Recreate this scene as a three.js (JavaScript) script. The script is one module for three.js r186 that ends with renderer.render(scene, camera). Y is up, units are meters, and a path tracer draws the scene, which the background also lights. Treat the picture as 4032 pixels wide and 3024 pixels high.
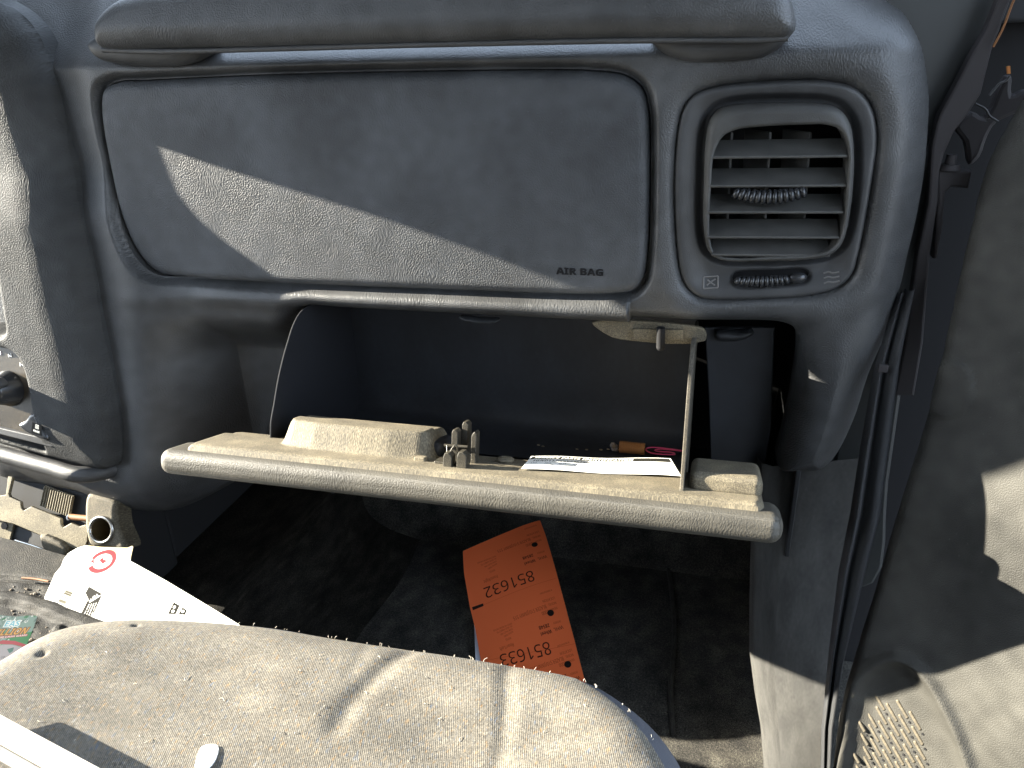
import * as THREE from 'three';
import { RoundedBoxGeometry } from 'three/addons/geometries/RoundedBoxGeometry.js';
import { mergeGeometries } from 'three/addons/utils/BufferGeometryUtils.js';
import { FontLoader } from 'three/addons/loaders/FontLoader.js';
import { TextGeometry } from 'three/addons/geometries/TextGeometry.js';

// ------------------------------------------------------------------ camera, sky, sun, exposure
const V3 = (x, y, z) => new THREE.Vector3(x, y, z);
const rad = (d) => d * Math.PI / 180;
const scene = new THREE.Scene();
const FOC = 3046, CX = 2016, CY = 1512;                       // the photograph's own pixels
const camera = new THREE.PerspectiveCamera(2 * Math.atan(CY / FOC) * 180 / Math.PI, 4 / 3, 0.02, 60);
camera.position.set(0, 1.05, 0.62);
camera.rotation.set(rad(-24), rad(14.8), rad(-1.9), 'YXZ');
camera.updateMatrixWorld(true);
scene.add(camera);
const SUN = V3(-0.92, 0.325, 0.105).normalize();              // low sun, from the driver's side and a little behind
const sun = new THREE.DirectionalLight(new THREE.Color(1, 0.925, 0.775), 4.2);
sun.position.copy(SUN).multiplyScalar(6).add(V3(0, 0.8, 0));
sun.target.position.set(0, 0.8, 0);
sun.castShadow = true; sun.shadow.mapSize.set(4096, 4096); sun.shadow.radius = 1;
Object.assign(sun.shadow.camera, { left: -2.5, right: 2.5, top: 2.5, bottom: -2.5, near: 0.5, far: 14 });
sun.shadow.bias = -0.0004;
scene.add(sun, sun.target);
{ // clear afternoon sky, brighter and warmer towards the sun and the horizon
  const w = 256, h = 128, d = new Float32Array(w * h * 4);
  for (let j = 0; j < h; j++) for (let i = 0; i < w; i++) {
    const el = ((j + 0.5) / h - 0.5) * Math.PI, az = ((i + 0.5) / w - 0.5) * 2 * Math.PI;
    const dir = V3(Math.cos(el) * Math.cos(az), Math.sin(el), Math.cos(el) * Math.sin(az));
    const up = Math.max(0, dir.y), c = Math.max(0, dir.dot(SUN));
    const hz = Math.pow(1 - up, 4), glow = 0.15 * Math.pow(c, 8);
    const k = (j * w + i) * 4;
    d[k] = 0.33 + 0.14 * hz + glow * 1.0; d[k + 1] = 0.41 + 0.12 * hz + glow * 0.85; d[k + 2] = 0.53 + 0.06 * hz + glow * 0.6; d[k + 3] = 1;
  }
  const t = new THREE.DataTexture(d, w, h, THREE.RGBAFormat, THREE.FloatType);
  t.mapping = THREE.EquirectangularReflectionMapping; t.magFilter = t.minFilter = THREE.LinearFilter; t.needsUpdate = true;
  scene.background = t; scene.environment = t; scene.environmentIntensity = 1;
}
const renderer = new THREE.WebGLRenderer({ antialias: true });
renderer.toneMapping = THREE.LinearToneMapping;
renderer.toneMappingExposure = 11;
renderer.shadowMap.enabled = true;

// ------------------------------------------------------------------ helpers
let seed = 12345;
const rnd = () => { seed = (seed * 1664525 + 1013904223) >>> 0; return seed / 4294967296; };
const clamp = (x, a = 0, b = 1) => Math.min(b, Math.max(a, x));
const smooth = (a, b, x) => { const t = clamp((x - a) / (b - a)); return t * t * (3 - 2 * t); };
const CAM = camera.position.clone(), CQ = camera.quaternion.clone();
const ray = (px, py) => V3(px - CX, CY - py, -FOC).applyQuaternion(CQ);
const frame = (o, u, n) => { n = n.clone().normalize(); u = u.clone().addScaledVector(n, -u.dot(n)).normalize(); return { o, u, n, v: n.clone().cross(u) }; };
const onF = (F, px, py, h = 0) => { const d = ray(px, py), p = F.o.clone().addScaledVector(F.n, h).sub(CAM); return d.multiplyScalar(p.dot(F.n) / d.dot(F.n)).add(CAM); };
const ab = (F, px, py, h = 0) => { const p = onF(F, px, py, h).sub(F.o); return [p.dot(F.u), p.dot(F.v)]; };
const at = (F, a, b, c = 0) => F.o.clone().addScaledVector(F.u, a).addScaledVector(F.v, b).addScaledVector(F.n, c);
const FZ = (z) => frame(V3(0, 0, z), V3(1, 0, 0), V3(0, 0, 1));
const D0 = FZ(0);
const Pz = (px, py, z) => onF(FZ(z), px, py);
const Py = (px, py, y) => onF(frame(V3(0, y, 0), V3(1, 0, 0), V3(0, 1, 0)), px, py);
const poly = (F, pts, h = 0) => pts.map(([x, y]) => ab(F, x, y, h));
function spline(pts, n = 6, closed = true) {                  // smooth outline through points
  const c = new THREE.CatmullRomCurve3(pts.map(([x, y]) => V3(x, y, 0)), closed, 'centripetal');
  return c.getPoints(pts.length * n).slice(0, closed ? -1 : undefined).map((p) => [p.x, p.y]);
}
function sdPoly(P) {                                           // signed distance, positive inside
  const n = P.length; let x0 = 1e9, x1 = -1e9, y0 = 1e9, y1 = -1e9;
  for (const [x, y] of P) { x0 = Math.min(x0, x); x1 = Math.max(x1, x); y0 = Math.min(y0, y); y1 = Math.max(y1, y); }
  const f = (x, y) => {
    let d = 1e9, s = -1;
    for (let i = 0, j = n - 1; i < n; j = i++) {
      const ax = P[i][0], ay = P[i][1], ex = P[j][0] - ax, ey = P[j][1] - ay, wx = x - ax, wy = y - ay;
      const t = clamp((wx * ex + wy * ey) / (ex * ex + ey * ey + 1e-18));
      const bx = wx - ex * t, by = wy - ey * t; d = Math.min(d, bx * bx + by * by);
      const c1 = y >= ay, c2 = y < P[j][1], c3 = ex * wy > ey * wx;
      if ((c1 && c2 && c3) || (!c1 && !c2 && !c3)) s = -s;
    }
    return s * Math.sqrt(d);
  };
  f.box = [x0, x1, y0, y1]; return f;
}
const segDist = (P) => (x, y) => { let d = 1e9; for (let i = 1; i < P.length; i++) { const [ax, ay] = P[i - 1], ex = P[i][0] - ax, ey = P[i][1] - ay, t = clamp(((x - ax) * ex + (y - ay) * ey) / (ex * ex + ey * ey)); d = Math.min(d, Math.hypot(x - ax - ex * t, y - ay - ey * t)); } return d; };
const round = (d, r) => d >= r ? 0 : -(r - Math.sqrt(Math.max(0, r * r - (r - Math.max(0, d)) ** 2)));   // quarter-round edge
// a moulded sheet: height h(a,b) over the region inside(a,b) > 0 of a frame, with side walls of the given depth
function sheet(F, inside, step, h, { box = inside.box, wall = 0.004, wallTo = null, back = false } = {}) {
  const [x0, x1, y0, y1] = box, nx = Math.ceil((x1 - x0) / step) + 1, ny = Math.ceil((y1 - y0) / step) + 1;
  const S = new Float32Array((nx + 1) * (ny + 1)), H = new Float32Array(S.length);
  const X = (i) => x0 + (i - 0.5) * step, Y = (j) => y0 + (j - 0.5) * step;
  for (let j = 0; j <= ny; j++) for (let i = 0; i <= nx; i++) { S[j * (nx + 1) + i] = inside(X(i), Y(j)); }
  const pos = [], nor = [], uv = [], idx = [], vid = new Map();
  const addV = (key, x, y) => {
    if (vid.has(key)) return vid.get(key);
    const e = step * 0.5, z = h(x, y), hx = (h(x + e, y) - h(x - e, y)) / (2 * e), hy = (h(x, y + e) - h(x, y - e)) / (2 * e);
    const p = at(F, x, y, z), n = F.n.clone().addScaledVector(F.u, -hx).addScaledVector(F.v, -hy).normalize();
    const id = pos.length / 3; pos.push(p.x, p.y, p.z); nor.push(n.x, n.y, n.z); uv.push(x, y); vid.set(key, id); return id;
  };
  const edges = [];
  for (let j = 0; j < ny; j++) for (let i = 0; i < nx; i++) {
    const q = [[i, j], [i + 1, j], [i + 1, j + 1], [i, j + 1]];
    const s = q.map(([a, b]) => S[b * (nx + 1) + a]);
    if (s.every((v) => v <= 0)) continue;
    const out = [], cut = [];
    for (let k = 0; k < 4; k++) {
      const m = (k + 1) % 4, [ia, ja] = q[k], [ib, jb] = q[m];
      if (s[k] > 0) out.push(addV(ja * 65536 + ia, X(ia), Y(ja)));
      if ((s[k] > 0) !== (s[m] > 0)) {
        const t = clamp(s[k] / (s[k] - s[m]), 0.02, 0.98), key = 'e' + Math.min(ia, ib) + ',' + Math.min(ja, jb) + (ja === jb ? 'h' : 'v');
        out.push(addV(key, X(ia) + (X(ib) - X(ia)) * t, Y(ja) + (Y(jb) - Y(ja)) * t)); cut.push([out[out.length - 1], s[k] > 0]);
      }
    }
    for (let k = 1; k + 1 < out.length; k++) idx.push(out[0], out[k], out[k + 1]);
    if (cut.length === 2) edges.push(cut[0][1] ? [cut[0][0], cut[1][0]] : [cut[1][0], cut[0][0]]);
  }
  if (wall > 0 || wallTo !== null) for (const [a, b] of edges) {
    const A = V3(pos[a * 3], pos[a * 3 + 1], pos[a * 3 + 2]), B = V3(pos[b * 3], pos[b * 3 + 1], pos[b * 3 + 2]);
    const drop = (P) => { const c = P.clone().sub(F.o).dot(F.n); return P.clone().addScaledVector(F.n, wallTo !== null ? wallTo - c : -wall); };
    const A2 = drop(A), B2 = drop(B), n = B.clone().sub(A).cross(F.n).normalize(), k = pos.length / 3;
    for (const [P, i, o] of [[A, a, 0], [B, b, 0], [B2, b, wall || 0.01], [A2, a, wall || 0.01]]) { pos.push(P.x, P.y, P.z); nor.push(n.x, n.y, n.z); uv.push(uv[i * 2] + o, uv[i * 2 + 1] + o); }
    idx.push(k, k + 2, k + 1, k, k + 3, k + 2);
  }
  const g = new THREE.BufferGeometry();
  g.setAttribute('position', new THREE.Float32BufferAttribute(pos, 3)); g.setAttribute('normal', new THREE.Float32BufferAttribute(nor, 3)); g.setAttribute('uv', new THREE.Float32BufferAttribute(uv, 2)); g.setIndex(idx);
  return g;
}
function basis(F, g) { g.applyMatrix4(new THREE.Matrix4().makeBasis(F.u, F.v, F.n).setPosition(F.o)); return g; }
const shapeOf = (P, holes = []) => { const s = new THREE.Shape(P.map(([x, y]) => new THREE.Vector2(x, y))); for (const h of holes) s.holes.push(new THREE.Path(h.map(([x, y]) => new THREE.Vector2(x, y)))); return s; };
function slab(F, P, depth, { bevel = 0, holes = [], z = 0, seg = 2 } = {}) {   // outline with thickness: front face at z, body behind it
  const g = new THREE.ExtrudeGeometry(shapeOf(P, holes), { depth: Math.max(1e-4, depth - 2 * bevel), bevelEnabled: bevel > 0, bevelSize: bevel, bevelOffset: -bevel, bevelThickness: bevel, bevelSegments: seg, curveSegments: 12 });
  g.translate(0, 0, z - depth + bevel); return basis(F, g);
}
const tube = (pts, r, seg = 24, rs = 8) => new THREE.TubeGeometry(new THREE.CatmullRomCurve3(pts, false, 'centripetal'), seg, r, rs, false);
function boxUV(g) { const p = g.attributes.position, n = g.attributes.normal, u = g.attributes.uv; for (let i = 0; i < p.count; i++) { const x = Math.abs(n.getX(i)), y = Math.abs(n.getY(i)), z = Math.abs(n.getZ(i)); if (x > y && x > z) u.setXY(i, p.getY(i), p.getZ(i)); else if (y > z) u.setXY(i, p.getX(i), p.getZ(i)); else u.setXY(i, p.getX(i), p.getY(i)); } return g; }
function block(F, a0, a1, b0, b1, c0, c1, r = 0.001) { const g = new RoundedBoxGeometry(a1 - a0, b1 - b0, c1 - c0, 3, Math.min(r, (a1 - a0) / 2.01, (b1 - b0) / 2.01, (c1 - c0) / 2.01)); boxUV(g); g.translate((a0 + a1) / 2, (b0 + b1) / 2, (c0 + c1) / 2); return basis(F, g); }
const ell = (cx, cy, rx, ry, n = 40, rot = 0) => Array.from({ length: n }, (_, i) => { const t = i / n * 2 * Math.PI, c = Math.cos(t) * rx, s = Math.sin(t) * ry; return [cx + c * Math.cos(rot) - s * Math.sin(rot), cy + c * Math.sin(rot) + s * Math.cos(rot)]; });
const names = {};
const numbered = (n) => { const k = names[n] = (names[n] ?? -1) + 1; return k ? `${n}_${String(k).padStart(3, '0')}` : n; };
function thing(name, label, category, [x, y, z], extra = {}) { const o = new THREE.Group(); o.name = numbered(name); o.position.set(x, y, z); Object.assign(o.userData, { label, category }, extra); scene.add(o); return o; }
function part(parent, name, geos, mat, label) {
  geos = [].concat(geos); let g = geos[0];
  if (geos.length > 1) g = mergeGeometries(geos.map((q) => { const c = q.index ? q.toNonIndexed() : q; for (const k of Object.keys(c.attributes)) if (!['position', 'normal', 'uv'].includes(k)) c.deleteAttribute(k); return c; }));
  let off = V3(0, 0, 0); for (let p = parent; p && p !== scene; p = p.parent) off.add(p.position);
  g.translate(-off.x, -off.y, -off.z);
  const m = new THREE.Mesh(g, mat); m.name = name; m.castShadow = m.receiveShadow = true; if (label) m.userData.label = label;
  parent.add(m); return m;
}
function single(name, label, category, geos, mat, extra = {}) {   // a thing that is one mesh, its origin at its base
  geos = [].concat(geos); const m = part(scene, numbered(name), geos, mat); m.geometry.computeBoundingBox();
  const b = m.geometry.boundingBox, c = V3((b.min.x + b.max.x) / 2, b.min.y, (b.min.z + b.max.z) / 2);
  m.geometry.translate(-c.x, -c.y, -c.z); m.position.copy(c); Object.assign(m.userData, extra.kind === 'structure' ? {} : { label, category }, extra); if (label) m.userData.label = label; return m;
}

// ------------------------------------------------------------------ textures
const N = 1024;
function blur(src, n, sx, sy) {                                // wrapped gaussian
  const ker = (s) => { const r = Math.ceil(s * 2.6), k = []; let t = 0; for (let i = -r; i <= r; i++) { const w = Math.exp(-i * i / (2 * s * s)); k.push(w); t += w; } return [r, k.map((w) => w / t)]; };
  const tmp = new Float32Array(n * n), out = new Float32Array(n * n), [rx, kx] = ker(sx), [ry, ky] = ker(sy), m = n - 1;
  for (let y = 0; y < n; y++) for (let x = 0; x < n; x++) { let s = 0; for (let i = -rx; i <= rx; i++) s += src[y * n + ((x + i) & m)] * kx[i + rx]; tmp[y * n + x] = s; }
  for (let y = 0; y < n; y++) for (let x = 0; x < n; x++) { let s = 0; for (let i = -ry; i <= ry; i++) s += tmp[((y + i) & m) * n + x] * ky[i + ry]; out[y * n + x] = s; }
  return out;
}
const white = (n) => Float32Array.from({ length: n * n }, () => rnd() - 0.5);
const norm = (a) => { let s = 0; for (const v of a) s += v * v; s = Math.sqrt(s / a.length); return a.map((v) => v / s); };
function band(n, ax, ay, k = 2) { const w = white(n), a = blur(w, n, ax, ay), b = blur(w, n, ax * k, ay * k); return norm(a.map((v, i) => v - b[i])); }
function tex(n, f, srgb, size) {                               // size = metres that one tile covers
  const d = new Uint8Array(n * n * 4);
  for (let i = 0; i < n * n; i++) { const c = f(i, i % n, (i / n) | 0); for (let k = 0; k < 3; k++) d[i * 4 + k] = clamp(c[k]) * 255; d[i * 4 + 3] = 255; }
  const t = new THREE.DataTexture(d, n, n, THREE.RGBAFormat); t.magFilter = THREE.LinearFilter; t.minFilter = THREE.LinearMipmapLinearFilter; t.generateMipmaps = true;
  t.wrapS = t.wrapT = THREE.RepeatWrapping; t.repeat.set(1 / size, 1 / size); if (srgb) t.colorSpace = THREE.SRGBColorSpace; t.needsUpdate = true; return t;
}
const grey = (v) => [v, v, v];
const grainTex = (() => {                                      // leather grain: worm-like cells, with patches of long wandering creases
  const a = band(N, 2.2, 2.2), b = band(N, 2.0, 6), m = norm(blur(white(N), N, 50, 60)), wx = norm(blur(white(N), N, 45, 45)), wy = norm(blur(white(N), N, 60, 60)), q = (v) => ((Math.round(v) % N) + N) % N;
  return tex(N, (i, x, y) => { const j = q(y + wy[i] * 11) * N + q(x + wx[i] * 13), k = smooth(0.2, 1.5, m[i]); const v = Math.tanh(a[i] * 1.5) * (1 - 0.7 * k) + Math.tanh(b[j] * 1.4) * 0.85 * k; return grey(0.5 + 0.42 * v); }, false, 0.17);
})();
const pebbleTex = (() => { const a = band(N, 2.2, 2.2), b = band(N, 1, 1); return tex(N, (i) => grey(0.5 + 0.28 * Math.tanh(a[i] * 1.4) + 0.06 * b[i]), false, 0.13); })();
const dustTex = (() => { const lo = norm(blur(white(512), 512, 28, 28)), mid = norm(blur(white(512), 512, 5, 5)), w = white(512); return tex(512, (i) => { const s = w[i] > 0.4993 ? 0.45 : 0; const v = 0.80 + 0.05 * lo[i] + 0.03 * mid[i]; return [v + s, v + s * 0.97, v * 0.985 + s * 0.9]; }, true, 0.36); })();
const sandTex = (() => { const lo = norm(blur(white(512), 512, 24, 24)), hi = norm(blur(white(512), 512, 0.8, 0.8)); return tex(512, (i) => { const v = 0.70 + 0.04 * lo[i] + 0.09 * hi[i]; return [v, v * 0.95, v * 0.84]; }, true, 0.11); })();
const carpetTex = (() => { const lo = norm(blur(white(512), 512, 20, 20)), hi = norm(blur(white(512), 512, 1.1, 1.1)), w = white(512); return tex(512, (i) => { const s = w[i] > 0.4985 ? 0.4 : 0, v = 0.55 + 0.08 * lo[i] + 0.12 * hi[i] + s; return [v, v * 0.97, v * 0.9]; }, true, 0.16); })();
const weave = (x, y) => Math.sin((x * 0.42 + y * 0.12) * 1.9) ;
const fab = (() => {
  const lo = norm(blur(white(N), N, 60, 40)), th = norm(blur(white(N), N, 3.2, 8)), th2 = norm(blur(white(N), N, 3.0, 8)), hi = norm(blur(white(N), N, 3, 3)), fine = norm(blur(white(N), N, 1, 1));
  const P = 2 * Math.PI / N;
  const rib = (x, y) => 0.5 + 0.5 * Math.sin((x * 104 + y * 30) * P) * (0.7 + 0.3 * Math.sin((y * 120 - x * 40) * P));
  const col = tex(N, (i, x, y) => {
    const v = 0.50 + 0.19 * (rib(x, y) - 0.5) * 2 + 0.02 * lo[i] + 0.04 * hi[i] + 0.035 * fine[i];
    const o = Math.max(0, th[i] - 1.0) * 0.06, b = Math.max(0, th2[i] - 1.0) * 0.06;
    return [v + o - b * 0.5, v * 0.965 + o * 0.35 - b * 0.1, v * 0.90 + b * 0.6 - o * 0.4];
  }, true, 0.125);
  const bump = tex(N, (i, x, y) => grey(0.2 + 0.5 * rib(x, y) + 0.08 * hi[i]), false, 0.125);
  return { col, bump };
})();
function std(color, rough, o = {}) { return new THREE.MeshStandardMaterial({ color: new THREE.Color().setRGB(...color), roughness: rough, side: THREE.DoubleSide, ...o }); }
function dull(color, rough, o = {}) { return new THREE.MeshPhysicalMaterial({ color: new THREE.Color().setRGB(...color), roughness: rough, specularIntensity: 0.35, side: THREE.DoubleSide, ...o }); }
const C_DASH = [0.072, 0.0735, 0.078];
const M = {
  dash: std(C_DASH, 0.47, { map: dustTex, bumpMap: grainTex, bumpScale: 0.00018 }),
  vinyl: std([0.066, 0.071, 0.081], 0.60, { map: dustTex, bumpMap: grainTex, bumpScale: 0.00023 }),
  bezel: dull([0.058, 0.0595, 0.062], 0.68, { map: dustTex, bumpMap: grainTex, bumpScale: 0.00026 }),
  smooth: std([0.055, 0.056, 0.060], 0.5, { map: dustTex, bumpMap: pebbleTex, bumpScale: 0.00008 }),
  vent: std([0.070, 0.069, 0.067], 0.6, { map: dustTex, bumpMap: pebbleTex, bumpScale: 0.00010 }),
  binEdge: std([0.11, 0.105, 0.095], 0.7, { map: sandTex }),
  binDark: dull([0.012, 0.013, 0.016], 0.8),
  icon: std([0.13, 0.125, 0.12], 0.5),
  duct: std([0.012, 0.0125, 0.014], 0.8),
  black: dull([0.010, 0.010, 0.011], 0.7),
  rubber: std([0.012, 0.013, 0.015], 0.55, { bumpMap: pebbleTex, bumpScale: 0.0001 }),
  gloss: std([0.02, 0.021, 0.023], 0.22),
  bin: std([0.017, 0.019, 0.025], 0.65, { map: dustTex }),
  lid: std([0.22, 0.207, 0.178], 0.75, { map: sandTex, bumpMap: pebbleTex, bumpScale: 0.00012 }),
  lidSkin: std([0.088, 0.080, 0.065], 0.6, { map: dustTex, bumpMap: grainTex, bumpScale: 0.00014 }),
  steel: std([0.22, 0.21, 0.20], 0.45, { metalness: 0.7, map: sandTex }),
  blackSteel: std([0.10, 0.10, 0.10], 0.4, { metalness: 0.3, map: sandTex }),
  panel: std([0.34, 0.32, 0.27], 0.7, { map: sandTex }),
  body: dull([0.030, 0.027, 0.028], 0.6),
  door: dull([0.064, 0.062, 0.057], 0.6, { map: dustTex, bumpMap: pebbleTex, bumpScale: 0.00022 }),
  carpet: std([0.105, 0.102, 0.096], 0.95, { map: carpetTex, bumpMap: pebbleTex, bumpScale: 0.0006 }),
  mat: dull([0.052, 0.050, 0.047], 0.7, { map: carpetTex, bumpMap: pebbleTex, bumpScale: 0.0003 }),
  fabric: std([0.43, 0.415, 0.385], 0.95, { map: fab.col, bumpMap: fab.bump, bumpScale: 0.00022 }),
  piping: std([0.055, 0.058, 0.070], 0.85, { bumpMap: fab.bump, bumpScale: 0.0003 }),
  strap: std([0.55, 0.50, 0.40], 0.5),
  paper: std([0.80, 0.80, 0.76], 0.8),
  roof: std([0.30, 0.29, 0.27], 0.9),
  earth: std([0.20, 0.185, 0.16], 0.95),
  chrome: std([0.42, 0.40, 0.36], 0.25, { metalness: 0.9 }),
  brown: std([0.34, 0.15, 0.045], 0.7, { map: sandTex }),
  cork: std([0.42, 0.19, 0.06], 0.8, { map: sandTex }),
  pink: std([0.36, 0.035, 0.10], 0.35),
  white: std([0.75, 0.75, 0.74], 0.6),
  lens: std([0.9, 0.35, 0.1], 0.4),
};
function canvasMat(w, h, draw, rough = 0.7, o = {}) {
  const c = document.createElement('canvas'); c.width = w; c.height = h; const g = c.getContext('2d'); draw(g, w, h);
  const t = new THREE.CanvasTexture(c); t.colorSpace = THREE.SRGBColorSpace; t.anisotropy = 8; return new THREE.MeshPhysicalMaterial({ map: t, roughness: rough, specularIntensity: 0.2, side: THREE.DoubleSide, ...o });
}
// a printed sheet through a grid of corner points [row][col], uv 0..1 (v up)
function leaf(rows, bend = 0) {
  const nr = rows.length, nc = rows[0].length, pos = [], uv = [], idx = [];
  rows.forEach((r, j) => r.forEach((p, i) => { pos.push(p.x, p.y, p.z); uv.push(i / (nc - 1), 1 - j / (nr - 1)); }));
  for (let j = 0; j + 1 < nr; j++) for (let i = 0; i + 1 < nc; i++) { const a = j * nc + i; idx.push(a, a + nc, a + 1, a + 1, a + nc, a + nc + 1); }
  const g = new THREE.BufferGeometry(); g.setAttribute('position', new THREE.Float32BufferAttribute(pos, 3)); g.setAttribute('uv', new THREE.Float32BufferAttribute(uv, 2)); g.setIndex(idx); g.computeVertexNormals(); return g;
}
const bil = (A, B, C, Dd, nr, nc, f = () => V3(0, 0, 0)) => Array.from({ length: nr }, (_, j) => Array.from({ length: nc }, (_, i) => { const s = i / (nc - 1), t = j / (nr - 1); return A.clone().lerp(B, s).lerp(C.clone().lerp(Dd, s), t).add(f(s, t)); }));

// ------------------------------------------------------------------ the car round the dashboard
single('ground', 'bare earth outside the car', null, (() => { const g = new THREE.PlaneGeometry(120, 120); g.rotateX(-Math.PI / 2); return g; })(), M.earth, { kind: 'structure' });

// ------------------------------------------------------------------ dashboard
const dash = thing('dashboard', 'dark grey leather-grained car dashboard with its glove box hanging open', 'dashboard', [-0.15, 0.6, -0.05]);
const px = (pts, h = 0) => poly(D0, pts, h);
const airP = spline(px([[374, 400], [385, 345], [440, 318], [529, 314], [1021, 292], [1641, 277], [2370, 277], [2470, 298], [2532, 350], [2556, 430], [2563, 547], [2552, 1021], [2534, 1110], [2500, 1150], [2443, 1167], [1641, 1148], [729, 1102], [610, 1080], [535, 1003], [474, 875], [410, 620]]));
const air = sdPoly(airP);
const ventP = spline(px([[2688, 425], [2724, 377], [2779, 349], [2870, 331], [3113, 313], [3265, 316], [3356, 337], [3411, 377], [3447, 444], [3460, 547], [3447, 668], [3417, 851], [3385, 1008], [3362, 1081], [3308, 1136], [3204, 1169], [2992, 1184], [2810, 1187], [2749, 1175], [2706, 1142], [2678, 1085], [2652, 820], [2661, 547]]));
const vent = sdPoly(ventP);
const bodyP = spline(px([[-400, -260], [1500, -260], [3298, -260], [3448, -120], [3575, 0], [3617, 36], [3647, 103], [3675, 200], [3693, 304], [3701, 395], [3696, 516], [3684, 668], [3666, 790], [3641, 911], [3617, 1008], [3581, 1160], [3526, 1342], [3447, 1524], [3386, 1707], [3306, 1859], [3247, 1907], [3174, 1912], [3070, 1905], [3090, 1800], [3118, 1680], [3140, 1555], [3153, 1451], [3150, 1373], [3130, 1335], [3090, 1315], [3034, 1306], [2690, 1296], [2300, 1275], [1800, 1247], [1344, 1222], [1200, 1214], [1130, 1250], [1080, 1450], [1020, 1740], [910, 1925], [800, 1975], [680, 2000], [560, 1985], [470, 1940], [420, 1890], [300, 1880], [0, 1830], [-400, 1760]]), 5);
const body = sdPoly(bodyP);
const bezZ = (y) => { const K = [[0.58, 0.092], [0.70, 0.066], [0.80, 0.049], [0.90, 0.037], [0.925, 0.0345], [0.932, 0.0295], [0.945, 0.0243], [0.965, 0.0202], [1.0, 0.0180], [1.03, 0.0165], [1.2, 0.010]]; if (y <= K[0][0]) return K[0][1]; for (let i = 1; i < K.length; i++) if (y < K[i][0]) { const t = (y - K[i - 1][0]) / (K[i][0] - K[i - 1][0]); return K[i - 1][1] + (K[i][1] - K[i - 1][1]) * t; } return 0.010; };
const bezS = (y) => { let t = 0; for (let i = -5; i <= 5; i++) t += bezZ(y + i * 0.004); return t / 11; };
const pxB = (pts) => pts.map(([x, y]) => { let q = Pz(x, y, 0); for (let i = 0; i < 6; i++) q = Pz(x, y, bezS(q.y) - 0.007); return [q.x, q.y]; });
const bezP = spline(pxB([[-130, -140], [-90, -20], [0, 43], [73, 122], [122, 231], [164, 340], [200, 516], [237, 729], [290, 1008], [340, 1269], [389, 1512], [419, 1707], [424, 1828], [410, 1868], [377, 1877], [340, 1872], [0, 1783], [-130, 1748]]), 5);
const bez = sdPoly(bezP), bezAll = sdPoly(pxB([[-900, -140], [-90, -20], [0, 43], [73, 122], [122, 231], [164, 340], [200, 516], [237, 729], [290, 1008], [340, 1269], [389, 1512], [419, 1707], [424, 1828], [410, 1868], [377, 1877], [340, 1872], [0, 1783], [-900, 1500]]));
const [, yAT] = ab(D0, 1500, 268), [, yLIP] = ab(D0, 1500, 1185), [xCOL] = ab(D0, 560, 1500), [xVL] = ab(D0, 330, 700);
const yA = (x) => { const [x0, y0] = ab(D0, 529, 306), [x1, y1] = ab(D0, 2370, 268); return y0 + (y1 - y0) * (x - x0) / (x1 - x0); };
const yB = (x) => { const [x0, y0] = ab(D0, 729, 1110), [x1, y1] = ab(D0, 2443, 1175); return y0 + (y1 - y0) * (x - x0) / (x1 - x0); };
const [xRIGHT] = ab(D0, 2600, 600);
function dashH(x, y) {
  let z = 0;
  const ta = y - yA(x) - 0.006;                                // above the airbag the dash rolls back under the grab bar
  if (ta > 0) z -= (1.1 + 0.9 * smooth(-0.52, -0.44, x) * smooth(0.05, -0.03, x)) * (Math.sqrt(ta * ta + 0.00006) - 0.00775);
  { const db = -bez(x, y); z += Math.max(0, bezS(y) - 0.020) * smooth(0.11, 0.005, db) * smooth(1.0, 0.9, y) - 0.011 * smooth(0.05, 0.0, db); }   // valley beside the centre stack
  z += 0.006 * Math.exp(-(((y - yB(x) + 0.014) / 0.010) ** 2)) * smooth(xVL, xVL + 0.14, x) * smooth(xRIGHT + 0.10, xRIGHT, x);   // round lip under the airbag
  const tc = x - xCOL, ty = smooth(-0.030, -0.085, y - yB(x));
  if (tc > 0) z -= ty * 5.5 * Math.min(tc, 0.09) ** 2 * smooth(xCOL + 0.24, xCOL + 0.15, x);     // the left column turns in towards the glove box
  z += round(body(x, y), 0.016) * (x > xRIGHT - 0.02 ? 0.2 : 1);
  if (x > xRIGHT - 0.02) z += round(Math.max(0, body(x, y)), 0.034);
  const da = -air(x, y); z -= 0.007 * (1 - smooth(0, 0.006, da)) ; z += 0.7 * round(Math.max(0, da - 0.0015), 0.007);
  const dv = -vent(x, y); z += 0.0035 * Math.exp(-(((dv - 0.014) / 0.012) ** 2)) + round(Math.max(0, dv), 0.006);
  return z;
}
part(dash, 'dash_body', sheet(D0, Object.assign((x, y) => Math.min(body(x, y), 0.0005 - air(x, y), 0.0005 - vent(x, y)), { box: body.box }), 0.0017, dashH, { wall: 0.02 }), M.dash);
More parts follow.
